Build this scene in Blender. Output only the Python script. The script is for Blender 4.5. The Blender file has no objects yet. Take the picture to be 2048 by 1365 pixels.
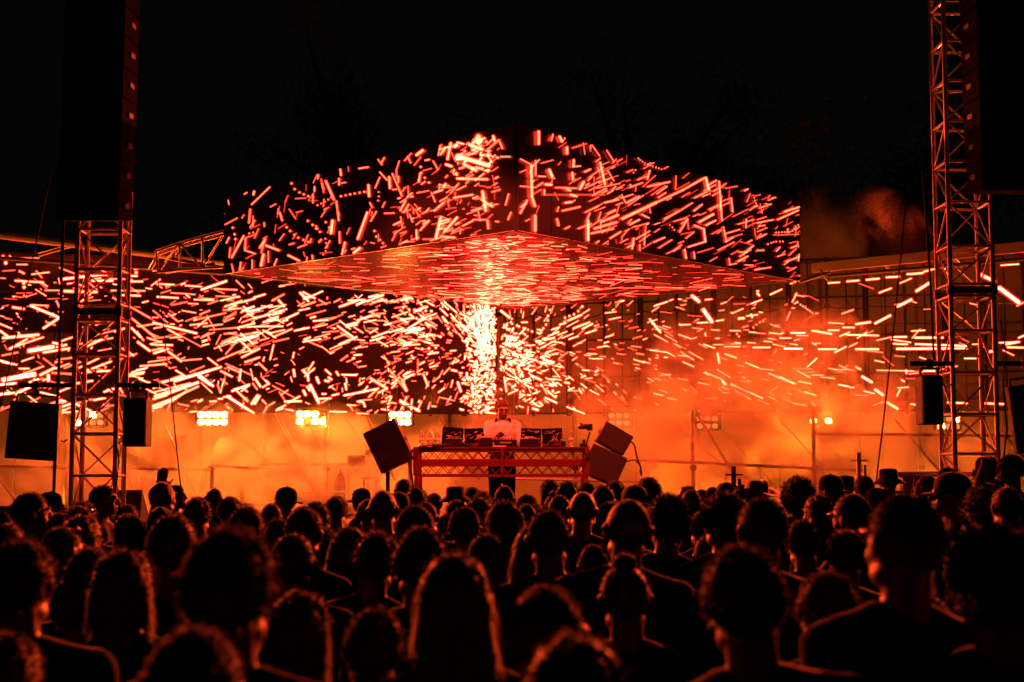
import bpy, bmesh, math, random
import numpy as np
from mathutils import Vector, Matrix, Quaternion
WASH = 0.023
UPL = 150
BLIND = 1150
LED = 7.5
CROWDL = 42000
STAGEL = 4500
SMOKE = True
R = math.radians
rnd = random.Random(7)
sc = bpy.context.scene
col = sc.collection
# ------------------------------------------------------------------ camera
EYE = 1.87
FPX = 2844.0
PITCH = math.atan(243 / FPX)
cd = bpy.data.cameras.new('camera')
cam = bpy.data.objects.new('camera', cd)
col.objects.link(cam)
cam.location = (0, 0, EYE)
cam.rotation_euler = (R(90) + PITCH, 0, 0)
cd.sensor_width = 36
cd.lens = FPX / 2048 * 36
cd.clip_start = 0.1
cd.clip_end = 400
cd.dof.use_dof = True
cd.dof.focus_distance = 16.5
cd.dof.aperture_fstop = 3.2
sc.camera = cam
# ------------------------------------------------------------------ night sky
w = bpy.data.worlds.new('World')
sc.world = w
w.use_nodes = True
bg = w.node_tree.nodes['Background']
bg.inputs[0].default_value = (0.55, 0.8, 0.6, 1)
bg.inputs[1].default_value = 0.0017
sc.view_settings.view_transform = 'Standard'
sc.view_settings.look = 'None'
sc.view_settings.exposure = 0.0
sc.view_settings.gamma = 1.0
cy = sc.cycles
cy.use_denoising = True
try:
    cy.denoiser = 'OPENIMAGEDENOISE'
except Exception:
    pass
cy.max_bounces = 6
cy.diffuse_bounces = 0
cy.glossy_bounces = 3
cy.transmission_bounces = 6
cy.transparent_max_bounces = 24
cy.volume_bounces = 1
cy.volume_step_rate = 0.45
cy.volume_max_steps = 128
cy.caustics_reflective = False
cy.caustics_refractive = False
cy.sample_clamp_indirect = 6
cy.sample_clamp_direct = 0
cy.use_light_tree = True


def P(px, py, Y):
    """place on the plane at distance Y that a feature measured in the photo occupies"""
    dx = (px - 1024) / FPX
    dy = (682.5 - py) / FPX
    f = math.cos(PITCH) - dy * math.sin(PITCH)
    t = Y / f
    return Vector((dx * t, Y, EYE + (math.sin(PITCH) + dy * math.cos(PITCH)) * t))


def ray(px, py):
    p = P(px, py, 1.0)
    return Vector((p.x, p.y, p.z - EYE))


def hit(px, py, p0, n):
    """where a sight line meets the plane (p0, n)"""
    d = ray(px, py)
    o = Vector((0, 0, EYE))
    t = (p0 - o).dot(n) / d.dot(n)
    return o + d * t


# ------------------------------------------------------------------ materials
def mat(name, color, rough=0.6, metal=0.0, spec=0.5, noise=0.0, nscale=8.0, bump=0.0, sheen=0.0, transl=0.0, coat=0.0):
    m = bpy.data.materials.new(name)
    m.use_nodes = True
    nt = m.node_tree
    b = nt.nodes['Principled BSDF']
    b.inputs['Base Color'].default_value = (*color, 1)
    b.inputs['Roughness'].default_value = rough
    b.inputs['Metallic'].default_value = metal
    b.inputs['Specular IOR Level'].default_value = spec
    if sheen:
        b.inputs['Sheen Weight'].default_value = sheen
        b.inputs['Sheen Roughness'].default_value = 0.4
    if coat:
        b.inputs['Coat Weight'].default_value = coat
    if noise or bump:
        tc = nt.nodes.new('ShaderNodeTexCoord')
        nz = nt.nodes.new('ShaderNodeTexNoise')
        nz.inputs['Scale'].default_value = nscale
        nz.inputs['Detail'].default_value = 6
        nt.links.new(tc.outputs['Object'], nz.inputs['Vector'])
        if noise:
            mx = nt.nodes.new('ShaderNodeMix')
            mx.data_type = 'RGBA'
            mx.inputs['A'].default_value = (*[c * (1 - noise) for c in color], 1)
            mx.inputs['B'].default_value = (*[min(1, c * (1 + noise)) for c in color], 1)
            nt.links.new(nz.outputs['Fac'], mx.inputs['Factor'])
            nt.links.new(mx.outputs['Result'], b.inputs['Base Color'])
            mr = nt.nodes.new('ShaderNodeMapRange')
            mr.inputs['To Min'].default_value = max(0.02, rough - 0.15)
            mr.inputs['To Max'].default_value = min(1, rough + 0.15)
            nt.links.new(nz.outputs['Fac'], mr.inputs['Value'])
            nt.links.new(mr.outputs['Result'], b.inputs['Roughness'])
        if bump:
            bp = nt.nodes.new('ShaderNodeBump')
            bp.inputs['Strength'].default_value = bump
            bp.inputs['Distance'].default_value = 0.01
            nt.links.new(nz.outputs['Fac'], bp.inputs['Height'])
            nt.links.new(bp.outputs['Normal'], b.inputs['Normal'])
    if transl:
        tr = nt.nodes.new('ShaderNodeBsdfTranslucent')
        tr.inputs['Color'].default_value = (*[min(1, c * 9) for c in color], 1)
        ms = nt.nodes.new('ShaderNodeMixShader')
        ms.inputs[0].default_value = transl
        nt.links.new(b.outputs[0], ms.inputs[1])
        nt.links.new(tr.outputs[0], ms.inputs[2])
        nt.links.new(ms.outputs[0], nt.nodes['Material Output'].inputs['Surface'])
    return m


def emit(name, color, strength):
    m = bpy.data.materials.new(name)
    m.use_nodes = True
    nt = m.node_tree
    nt.nodes.remove(nt.nodes['Principled BSDF'])
    e = nt.nodes.new('ShaderNodeEmission')
    e.inputs[0].default_value = (*color, 1)
    e.inputs[1].default_value = strength
    nt.links.new(e.outputs[0], nt.nodes['Material Output'].inputs['Surface'])
    return m


M = {}
M['alu'] = mat('truss_aluminium', (0.55, 0.55, 0.56), 0.38, 0.85, noise=0.2, nscale=14)
M['steel'] = mat('galvanised_steel', (0.42, 0.42, 0.42), 0.45, 0.7, noise=0.3, nscale=20)
M['darksteel'] = mat('dark_steel', (0.08, 0.08, 0.08), 0.5, 0.5, noise=0.3, nscale=20)
M['black'] = mat('black_paint', (0.012, 0.012, 0.012), 0.6, noise=0.4, nscale=20, bump=0.2)
M['grille'] = mat('speaker_grille', (0.016, 0.016, 0.016), 0.55, 0.2, noise=0.5, nscale=60, bump=0.4)
M['array'] = mat('matt_black_array', (0.006, 0.006, 0.006), 0.95, spec=0.03)
M['rubber'] = mat('rubber', (0.012, 0.012, 0.012), 0.7, bump=0.1)
M['ground'] = mat('trampled_grass_ground', (0.035, 0.035, 0.02), 0.95, noise=0.5, nscale=1.5, bump=0.8)
M['deck'] = mat('stage_deck', (0.06, 0.05, 0.045), 0.55, noise=0.3, nscale=3, bump=0.2)
M['wall'] = mat('white_board', (0.72, 0.70, 0.67), 0.8, noise=0.12, nscale=1.2, bump=0.15)
M['beam'] = mat('painted_beam', (0.5, 0.45, 0.36), 0.5, 0.2, noise=0.25, nscale=5)
M['redtruss'] = mat('red_truss', (0.15, 0.015, 0.012), 0.4, 0.25, noise=0.2, nscale=9)
M['plastic'] = mat('black_plastic', (0.014, 0.014, 0.015), 0.35, noise=0.3, nscale=30)
M['gloss'] = mat('glossy_black', (0.008, 0.008, 0.008), 0.12, coat=0.5)
M['knob'] = mat('knob_grey', (0.25, 0.25, 0.25), 0.35)
M['label'] = mat('white_label', (0.7, 0.7, 0.68), 0.6)
M['redcase'] = mat('red_cylinder_paint', (0.3, 0.06, 0.03), 0.3, coat=0.3)
M['skin'] = mat('skin', (0.26, 0.155, 0.105), 0.5, noise=0.12, nscale=40, bump=0.05)
M['skin2'] = mat('darker_skin', (0.20, 0.11, 0.07), 0.5, noise=0.12, nscale=40, bump=0.05)
M['hair'] = mat('dark_brown_hair', (0.045, 0.025, 0.015), 0.62, noise=0.25, nscale=60, spec=0.35, sheen=1.0)
M['hair_strand'] = mat('dark_brown_hair_strands', (0.045, 0.025, 0.015), 0.62, noise=0.25, nscale=60, spec=0.35, sheen=1.0, transl=0.3)
M['hair2'] = mat('light_brown_hair', (0.11, 0.06, 0.035), 0.62, noise=0.25, nscale=60, spec=0.35, sheen=1.0)
M['hair2_strand'] = mat('light_brown_hair_strands', (0.11, 0.06, 0.035), 0.62, noise=0.25, nscale=60, spec=0.35, sheen=1.0, transl=0.3)
M['hair3'] = mat('black_hair', (0.028, 0.018, 0.013), 0.6, noise=0.25, nscale=60, spec=0.35, sheen=0.9)
M['hair3_strand'] = mat('black_hair_strands', (0.028, 0.018, 0.013), 0.6, noise=0.25, nscale=60, spec=0.35, sheen=0.9, transl=0.3)
M['white_cloth'] = mat('white_cotton', (0.75, 0.73, 0.72), 0.85, noise=0.06, nscale=12, bump=0.3, sheen=0.2, spec=0.12)
M['dark_cloth'] = mat('dark_cotton', (0.025, 0.025, 0.03), 0.9, noise=0.3, nscale=12, bump=0.3, sheen=0.03, spec=0.12)
M['grey_cloth'] = mat('grey_cotton', (0.12, 0.12, 0.13), 0.9, noise=0.3, nscale=12, bump=0.3, sheen=0.03, spec=0.12)
M['tan_cloth'] = mat('tan_cotton', (0.30, 0.22, 0.15), 0.9, noise=0.2, nscale=12, bump=0.3, sheen=0.03, spec=0.12)
M['straw'] = mat('hat_straw', (0.35, 0.25, 0.14), 0.8, noise=0.3, nscale=50, bump=0.4)
M['bark'] = mat('bark', (0.09, 0.06, 0.04), 0.9, noise=0.4, nscale=10, bump=0.6)
M['leaf'] = mat('leaf', (0.05, 0.08, 0.03), 0.6, noise=0.4, nscale=3, transl=0.2)
M['eye'] = mat('eye', (0.02, 0.015, 0.01), 0.2)
M['skirt'] = mat('tarpaulin', (0.03, 0.03, 0.035), 0.7, noise=0.3, nscale=3, bump=0.4)

# bottle plastic
mm = bpy.data.materials.new('clear_plastic')
mm.use_nodes = True
b = mm.node_tree.nodes['Principled BSDF']
b.inputs['Base Color'].default_value = (0.9, 0.9, 0.9, 1)
b.inputs['Roughness'].default_value = 0.08
b.inputs['Transmission Weight'].default_value = 0.85
b.inputs['IOR'].default_value = 1.2
M['bottle'] = mm


def mesh_sheet(name, alpha):
    """LED tile face: black mask, a little see-through, faint red glow of the idling diodes"""
    m = bpy.data.materials.new(name)
    m.use_nodes = True
    nt = m.node_tree
    b = nt.nodes['Principled BSDF']
    b.inputs['Base Color'].default_value = (0.012, 0.010, 0.010, 1)
    b.inputs['Roughness'].default_value = 0.32
    tc = nt.nodes.new('ShaderNodeTexCoord')
    wv = nt.nodes.new('ShaderNodeTexWave')
    wv.bands_direction = 'Z'
    wv.inputs['Scale'].default_value = 18
    nt.links.new(tc.outputs['Object'], wv.inputs['Vector'])
    mr = nt.nodes.new('ShaderNodeMapRange')
    mr.inputs['To Min'].default_value = 0.28
    mr.inputs['To Max'].default_value = 0.4
    nt.links.new(wv.outputs['Fac'], mr.inputs['Value'])
    nt.links.new(mr.outputs['Result'], b.inputs['Roughness'])
    b.inputs['Emission Color'].default_value = (1, 0.02, 0.01, 1)
    b.inputs['Emission Strength'].default_value = 0.003
    if alpha < 1:
        tr = nt.nodes.new('ShaderNodeBsdfTransparent')
        ms = nt.nodes.new('ShaderNodeMixShader')
        ms.inputs[0].default_value = alpha
        nt.links.new(tr.outputs[0], ms.inputs[1])
        nt.links.new(b.outputs[0], ms.inputs[2])
        nt.links.new(ms.outputs[0], nt.nodes['Material Output'].inputs['Surface'])
    return m


M['led_solid'] = mesh_sheet('led_tile_dense', 1.0)
M['led_ceiling'] = mesh_sheet('led_tile_matt', 1.0)
_n = M['led_ceiling'].node_tree
_n.nodes.remove(_n.nodes['Principled BSDF'])
_d = _n.nodes.new('ShaderNodeBsdfDiffuse')
_d.inputs[0].default_value = (.012, .010, .010, 1)
_g = _n.nodes.new('ShaderNodeBsdfGlossy')
_g.inputs['Roughness'].default_value = .22
_e = _n.nodes.new('ShaderNodeEmission')
_e.inputs[0].default_value = (1, .012, .004, 1)
_e.inputs[1].default_value = .02
_m = _n.nodes.new('ShaderNodeMixShader')
_m.inputs[0].default_value = .065
_a = _n.nodes.new('ShaderNodeAddShader')
_n.links.new(_d.outputs[0], _m.inputs[1])
_n.links.new(_g.outputs[0], _m.inputs[2])
_n.links.new(_m.outputs[0], _a.inputs[0])
_n.links.new(_e.outputs[0], _a.inputs[1])
_n.links.new(_a.outputs[0], _n.nodes['Material Output'].inputs['Surface'])
M['led_dense'] = mesh_sheet('led_tile_close_mesh', 0.88)
M['led_mesh'] = mesh_sheet('led_tile_open_mesh', 0.38)

# glowing diodes: vertex attribute drives brightness and the fade of the painted halo
gm = bpy.data.materials.new('lit_diodes_with_halo')
gm.use_nodes = True
nt = gm.node_tree
nt.nodes.remove(nt.nodes['Principled BSDF'])
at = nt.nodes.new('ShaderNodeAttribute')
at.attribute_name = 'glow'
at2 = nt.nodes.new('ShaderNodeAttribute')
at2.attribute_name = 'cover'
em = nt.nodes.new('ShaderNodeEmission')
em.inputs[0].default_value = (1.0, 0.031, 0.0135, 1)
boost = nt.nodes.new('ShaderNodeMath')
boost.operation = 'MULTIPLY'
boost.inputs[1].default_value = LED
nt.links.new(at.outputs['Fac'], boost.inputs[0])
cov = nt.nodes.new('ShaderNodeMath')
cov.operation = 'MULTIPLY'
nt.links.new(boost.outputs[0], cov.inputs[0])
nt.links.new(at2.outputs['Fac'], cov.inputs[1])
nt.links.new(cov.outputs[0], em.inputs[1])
tr = nt.nodes.new('ShaderNodeBsdfTransparent')
ms = nt.nodes.new('ShaderNodeAddShader')
nt.links.new(tr.outputs[0], ms.inputs[0])
nt.links.new(em.outputs[0], ms.inputs[1])
nt.links.new(ms.outputs[0], nt.nodes['Material Output'].inputs['Surface'])
M['glow'] = gm
M['lamp'] = emit('amber_lamp_cell', (1.0, 0.16, 0.016), BLIND)
M['washlens'] = emit('wash_lens', (1.0, 0.25, 0.06), 1.0)


# ------------------------------------------------------------------ object helpers
def tag(o, label=None, cat=None, group=None, kind=None):
    if label:
        o['label'] = label
    if cat:
        o['category'] = cat
    if group:
        o['group'] = group
    if kind:
        o['kind'] = kind
    return o


def thing(name, loc, label, cat, group=None, rz=0.0):
    o = bpy.data.objects.new(name, None)
    o.empty_display_size = 0.2
    col.objects.link(o)
    o.location = loc
    o.rotation_euler = (0, 0, rz)
    tag(o, label, cat, group)
    return o


def mw(o):
    """world matrix without a depsgraph update"""
    m = o.matrix_basis.copy()
    while o.parent:
        o = o.parent
        m = o.matrix_basis @ m
    return m


def link(name, me, parent=None, matrix=None):
    o = bpy.data.objects.new(name, me)
    col.objects.link(o)
    if parent is not None:
        o.parent = parent
    if matrix is not None:
        if parent is not None:
            matrix = mw(parent).inverted() @ matrix
        o.matrix_basis = matrix
    return o


class MB:
    def __init__(s):
        s.v = []
        s.f = []

    def add(s, vs, fs):
        n = len(s.v)
        s.v += [tuple(v) for v in vs]
        s.f += [tuple(i + n for i in f) for f in fs]
        return s

    def box(s, c, size, rot=None, bev=0.0, taper=1.0):
        """box centred at c; bev chamfers vertical corner edges and the rims"""
        hx, hy, hz = [d / 2 for d in size]
        if bev <= 0:
            vs = [Vector((x * hx * (taper if z > 0 else 1), y * hy * (taper if z > 0 else 1), z * hz)) for z in (-1, 1) for x, y in ((-1, -1), (1, -1), (1, 1), (-1, 1))]
            fs = [(0, 3, 2, 1), (4, 5, 6, 7), (0, 1, 5, 4), (1, 2, 6, 5), (2, 3, 7, 6), (3, 0, 4, 7)]
        else:
            b = min(bev, hx * .9, hy * .9, hz * .9)
            vs = []
            for z, ins in ((-hz, b), (-hz + b, 0), (hz - b, 0), (hz, b)):
                t = taper if z > 0 else 1
                X, Y_ = (hx - ins) * t, (hy - ins) * t
                for x, y in ((-X + b, -Y_), (X - b, -Y_), (X, -Y_ + b), (X, Y_ - b), (X - b, Y_), (-X + b, Y_), (-X, Y_ - b), (-X, -Y_ + b)):
                    vs.append(Vector((x, y, z)))
            fs = [tuple(range(7, -1, -1)), tuple(range(24, 32))]
            for k in range(3):
                for i in range(8):
                    j = (i + 1) % 8
                    fs.append((k * 8 + i, k * 8 + j, k * 8 + 8 + j, k * 8 + 8 + i))
        c = Vector(c)
        if rot is not None:
            vs = [rot @ v for v in vs]
        return s.add([v + c for v in vs], fs)

    def tube(s, p0, p1, r0, r1=None, n=10, caps=True):
        p0, p1 = Vector(p0), Vector(p1)
        r1 = r0 if r1 is None else r1
        d = (p1 - p0)
        q = d.to_track_quat('Z', 'Y')
        vs = []
        for p, r in ((p0, r0), (p1, r1)):
            for i in range(n):
                a = 2 * math.pi * i / n
                vs.append(p + q @ Vector((math.cos(a) * r, math.sin(a) * r, 0)))
        fs = [(i, (i + 1) % n, n + (i + 1) % n, n + i) for i in range(n)]
        if caps:
            fs += [tuple(range(n - 1, -1, -1)), tuple(range(n, 2 * n))]
        return s.add(vs, fs)

    def path(s, pts, r, n=6):
        pts = [Vector(p) for p in pts]
        rings = []
        for i, p in enumerate(pts):
            t = (pts[min(i + 1, len(pts) - 1)] - pts[max(i - 1, 0)]).normalized()
            q = t.to_track_quat('Z', 'Y')
            rr = r[i] if isinstance(r, (list, tuple)) else r
            rings.append([p + q @ Vector((math.cos(2 * math.pi * k / n) * rr, math.sin(2 * math.pi * k / n) * rr, 0)) for k in range(n)])
        vs = [v for rg in rings for v in rg]
        fs = []
        for i in range(len(pts) - 1):
            for k in range(n):
                a, b = i * n + k, i * n + (k + 1) % n
                fs.append((a, b, b + n, a + n))
        fs += [tuple(range(n - 1, -1, -1)), tuple(range((len(pts) - 1) * n, len(pts) * n))]
        return s.add(vs, fs)

    def lathe(s, prof, c=(0, 0, 0), n=16, rot=None):
        c = Vector(c)
        vs, fs = [], []
        for r, z in prof:
            for k in range(n):
                v = Vector((math.cos(2 * math.pi * k / n) * max(r, 1e-4), math.sin(2 * math.pi * k / n) * max(r, 1e-4), z))
                if rot is not None:
                    v = rot @ v
                vs.append(v + c)
        for i in range(len(prof) - 1):
            for k in range(n):
                a, b = i * n + k, i * n + (k + 1) % n
                fs.append((a, b, b + n, a + n))
        fs += [tuple(range(n - 1, -1, -1)), tuple(range((len(prof) - 1) * n, len(prof) * n))]
        return s.add(vs, fs)

    def sphere(s, c, r, nu=14, nv=9, rot=None):
        c = Vector(c)
        r = (r, r, r) if isinstance(r, (int, float)) else r
        vs = []
        for j in range(1, nv):
            th = math.pi * j / nv
            for i in range(nu):
                ph = 2 * math.pi * i / nu
                v = Vector((r[0] * math.sin(th) * math.cos(ph), r[1] * math.sin(th) * math.sin(ph), r[2] * math.cos(th)))
                vs.append(v)
        vs += [Vector((0, 0, r[2])), Vector((0, 0, -r[2]))]
        if rot is not None:
            vs = [rot @ v for v in vs]
        fs = []
        for j in range(nv - 2):
            for i in range(nu):
                a, b = j * nu + i, j * nu + (i + 1) % nu
                fs.append((a, a + nu, b + nu, b))
        T, B = len(vs) - 2, len(vs) - 1
        for i in range(nu):
            fs.append((T, i, (i + 1) % nu))
            fs.append((B, (nv - 2) * nu + (i + 1) % nu, (nv - 2) * nu + i))
        return s.add([v + c for v in vs], fs)

    def mesh(s, name, m, smooth=False):
        me = bpy.data.meshes.new(name)
        me.from_pydata(s.v, [], s.f)
        if m is not None:
            me.materials.append(M[m] if isinstance(m, str) else m)
        if smooth:
            me.polygons.foreach_set('use_smooth', [True] * len(me.polygons))
        me.update()
        return me

    def build(s, name, m, parent=None, smooth=False, local=False):
        """vertices given in world space unless local"""
        if parent is not None and not local:
            inv = mw(parent).inverted()
            s.v = [tuple(inv @ Vector(v)) for v in s.v]
        return link(name, s.mesh(name, m, smooth), parent)


_rods = {}


def rod(name, p0, p1, r, m, parent, n=10):
    """a round tube between two points; alike tubes share one unit mesh"""
    key = (m, n)
    if key not in _rods:
        _rods[key] = MB().tube((0, 0, 0), (0, 0, 1), 1, n=n).mesh('unit_tube', m, True)
    p0, p1 = Vector(p0), Vector(p1)
    d = p1 - p0
    q = d.to_track_quat('Z', 'Y')
    return link(name, _rods[key], parent, Matrix.LocRotScale(p0, q, Vector((r, r, d.length))))


_boxes = {}


def bar(name, c, size, m, parent, rot=None, bev=0.08):
    key = (m, bev)
    if key not in _boxes:
        _boxes[key] = MB().box((0, 0, 0), (1, 1, 1), bev=bev).mesh('unit_box', m)
    q = rot if rot is not None else Quaternion()
    if isinstance(q, Matrix):
        q = q.to_quaternion()
    return link(name, _boxes[key], parent, Matrix.LocRotScale(Vector(c), q, Vector(size)))


# ================================================================== STRUCTURE
g = MB()
g.add([(-150, -20, 0), (150, -20, 0), (150, 200, 0), (-150, 200, 0)], [(0, 1, 2, 3)])
tag(g.build('ground', 'ground'), kind='structure')

STAGE_Z = 0.95
st = thing('stage_platform', (0, 20.5, 0), 'black stage platform behind the crowd carrying the red DJ table and the back scaffolding', 'stage')
for i in range(9):
    for j in range(6):
        x = -9.6 + i * 2.4
        bar('deck_board', (x, 15.95 + j * 2.1, STAGE_Z - 0.04), (2.39, 2.09, 0.08), 'deck', st, bev=0.004)
MB().box((0, 14.92, 0.43), (21.5, 0.03, 0.86)).build('front_skirt', 'skirt', st)
for i in range(10):
    rod('leg', (-10.2 + i * 2.26, 15.1, 0), (-10.2 + i * 2.26, 15.1, 0.86), 0.03, 'steel', st)

# ---- backdrop wall of white boards
WALL_Y = 27.6
bw = thing('backdrop_wall', (0, WALL_Y, 0), 'long wall of upright white boards glowing orange behind the stage', 'wall')
n = 26
for i in range(n):
    x = -15 + i * 1.2
    hgt = 5.25 + 0.06 * abs(x) * 0.6
    bar('wall_panel', (x, WALL_Y + rnd.uniform(-.012, .012), 0.3 + hgt / 2), (1.18, 0.05, hgt), 'wall', bw, bev=0.006)
for i in range(n + 1):
    x = -15.6 + i * 1.2
    if i % 2 == 0:
        rod('wall_post', (x, WALL_Y - 0.09, 0), (x, WALL_Y - 0.09, 5.6), 0.035, 'darksteel', bw)
# ================================================================== LED SCREENS
def slab(name, a, b, c, d, th, m, parent, gap=0.004):
    """a thin tile on the corners a b c d (anticlockwise seen from its face)"""
    a, b, c, d = [Vector(v) for v in (a, b, c, d)]
    n = (b - a).cross(d - a).normalized()
    ce = (a + b + c + d) / 4
    f = [v + (ce - v).normalized() * gap * 1.4 for v in (a, b, c, d)]
    k = [v - n * th for v in f]
    mb = MB().add(f + k, [(0, 1, 2, 3), (7, 6, 5, 4), (0, 4, 5, 1), (1, 5, 6, 2), (2, 6, 7, 3), (3, 7, 4, 0)])
    return mb.build(name, m, parent)


class Streaks:
    """glowing diode runs on one flat screen: capsules with a soft rim"""
    def __init__(s, surf, clip):
        s.surf, s.clip = surf, clip
        s.v, s.f, s.g, s.c = [], [], [], []

    gain = 1.0

    def add(s, x0, y0, x1, y1, w_, E, soft=1.0):
        E *= s.gain
        if not s.clip((x0 + x1) / 2, (y0 + y1) / 2):
            return
        mx, my = (x0 + x1) / 2, (y0 + y1) / 2
        ends = []
        for ex, ey in ((x0, y0), (x1, y1)):     # a run stops where its screen stops
            t = 1.0
            while t > 0 and not s.clip(mx + (ex - mx) * t, my + (ey - my) * t):
                t -= .1
            ends += [mx + (ex - mx) * t, my + (ey - my) * t]
        x0, y0, x1, y1 = ends
        dx, dy = x1 - x0, y1 - y0
        L = math.hypot(dx, dy)
        ux, uy = (dx / L, dy / L) if L > .01 else (1, 0)
        r = w_ / 2
        lift = 0.008 + rnd.random() * 0.010 + min(E, 10) * 0.0012
        base = len(s.v)
        K = 12
        rings = ((0.42, 1.0, 1.0), (0.68, 0.55, 1.0), (0.92, 0.025, 0.8), (1.75, 0.010, 0.0))  # the widest ring paints a dim red halation halo round the run
        hl = max(0, L / 2 - r * 0.9)
        mx, my = (x0 + x1) / 2, (y0 + y1) / 2
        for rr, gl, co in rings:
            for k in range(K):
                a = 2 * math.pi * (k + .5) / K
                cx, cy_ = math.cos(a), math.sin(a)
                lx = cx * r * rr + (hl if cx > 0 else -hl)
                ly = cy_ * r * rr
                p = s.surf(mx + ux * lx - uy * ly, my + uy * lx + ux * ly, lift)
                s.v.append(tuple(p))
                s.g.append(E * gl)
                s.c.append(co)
        s.f.append(tuple(base + k for k in range(K)))
        for j in range(3):
            for k in range(K):
                a, b = base + j * K + k, base + j * K + (k + 1) % K
                s.f.append((a, b, b + K, a + K))

    def chain(s, pts, w_, E, step=None):
        step = step or w_ * 1.75
        for i in range(len(pts) - 1):
            (x0, y0), (x1, y1) = pts[i], pts[i + 1]
            L = math.hypot(x1 - x0, y1 - y0)
            m_ = max(1, int(L / step))
            for k in range(m_):
                t = (k + .5) / m_
                x, y = x0 + (x1 - x0) * t, y0 + (y1 - y0) * t
                ux, uy = (x1 - x0) / L, (y1 - y0) / L
                s.add(x - ux * w_ * .3, y - uy * w_ * .3, x + ux * w_ * .3, y + uy * w_ * .3, w_, E * rnd.uniform(.7, 1.1))

    def build(s, parent):
        me = bpy.data.meshes.new('light_streaks')
        inv = mw(parent).inverted()
        me.from_pydata([tuple(inv @ Vector(v)) for v in s.v], [], s.f)
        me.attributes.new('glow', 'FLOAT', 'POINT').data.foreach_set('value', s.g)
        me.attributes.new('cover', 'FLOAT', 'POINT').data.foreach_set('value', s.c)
        me.materials.append(M['glow'])
        me.update()
        o = link('light_streaks', me, parent)
        o['kind'] = 'stuff'
        return o


def plane_surf(a, b, c):
    a, b, c = Vector(a), Vector(b), Vector(c)
    n = (b - a).cross(c - a).normalized()
    if n.dot(Vector((0, 0, EYE)) - a) < 0:
        n = -n
    return lambda px, py, lift: hit(px, py, a, n) + n * lift


def clipper(poly):
    def inside(x, y):
        s_ = None
        for i in range(len(poly)):
            (x0, y0), (x1, y1) = poly[i], poly[(i + 1) % len(poly)]
            c = (x1 - x0) * (y - y0) - (y1 - y0) * (x - x0)
            if s_ is None:
                s_ = c > 0
            elif (c > 0) != s_:
                return False
        return True
    return inside


# ---- the diamond canopy
N0, N1 = P(1032, 461, 16.0), P(1032, 245, 16.0)
zc = N0.z
def at_level(px, py):
    d = ray(px, py)
    return Vector((0, 0, EYE)) + d * ((zc - EYE) / d.z)
L0, R0 = at_level(447, 549), at_level(1600, 563)
F0 = L0 + R0 - N0
L1, R1 = P(447, 394, L0.y), P(1600, 405, R0.y)
F1 = F0 + (L1 - L0 + R1 - R0) / 2
can = thing('led_canopy', ((N0 + F0) / 2).to_tuple(), 'large diamond shaped overhead LED canopy with glowing streaks above the DJ', 'LED canopy')
NC = 10
def lerp(a, b, t):
    return a + (b - a) * t
def patch(A, B, C_, D, nx, ny, name, m, parent, th=0.07):
    for i in range(nx):
        for j in range(ny):
            q = []
            for (u, v) in ((i, j), (i + 1, j), (i + 1, j + 1), (i, j + 1)):
                q.append(lerp(lerp(A, B, u / nx), lerp(D, C_, u / nx), v / ny))
            slab(name, *q, th, m, parent)
patch(L0, N0, N1, L1, NC, 2, 'fascia_tile', 'led_solid', can)
patch(N0, R0, R1, N1, NC, 2, 'fascia_tile', 'led_solid', can)
dn = Vector((0, 0, .01))
ins = lambda p: p + ((N0 + F0) / 2 - p).normalized() * 0.03 + dn
patch(ins(L0), ins(F0), ins(R0), ins(N0), 10, 10, 'ceiling_tile', 'led_ceiling', can, th=0.07)
patch(F0, L0, L1, F1, NC, 2, 'rear_tile', 'black', can)
patch(R0, F0, F1, R1, NC, 2, 'rear_tile', 'black', can)
fr = Vector((0, -0.012, 0))
bar('corner_post', (N0 + N1) / 2 + fr, (0.05, 0.03, (N1 - N0).z + .02), 'black', can)
for a, b in ((L0, N0), (N0, R0), (R0, F0), (F0, L0)):
    rod('edge_trim', a - dn, b - dn, 0.006, 'black', can)
# inner truss that carries the tiles
for zz in (0.12, 0.85):
    for a, b in ((L0, N0), (N0, R0), (R0, F0), (F0, L0), (L0, R0), (N0, F0)):
        c0 = (N0 + F0) / 2
        pa, pb = lerp(a, c0, .09), lerp(b, c0, .09)
        rod('roof_truss_chord', pa + Vector((0, 0, zz)), pb + Vector((0, 0, zz)), 0.025, 'alu', can)
for a, b in ((L0, R0), (N0, F0)):
    for i in range(10):
        z0, z1 = (0.12, 0.85) if i % 2 else (0.85, 0.12)
        c0 = (N0 + F0) / 2
        pa, pb = lerp(a, c0, .09), lerp(b, c0, .09)
        rod('roof_truss_brace', lerp(pa, pb, i / 10) + Vector((0, 0, z0)), lerp(pa, pb, (i + 1) / 10) + Vector((0, 0, z1)), 0.014, 'alu', can)

SFL = Streaks(plane_surf(L0, N0, N1), clipper([(449, 397), (1027, 250), (1027, 459), (449, 549)]))
SFR = Streaks(plane_surf(N0, R0, R1), clipper([(1037, 249), (1598, 407), (1598, 560), (1037, 461)]))
SFL.gain = SFR.gain = .62
SCE = Streaks(plane_surf(L0, F0, R0), clipper([(462, 550), (1030, 467), (1588, 562), (1032, 614)]))

SCE.gain = .72

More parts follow.
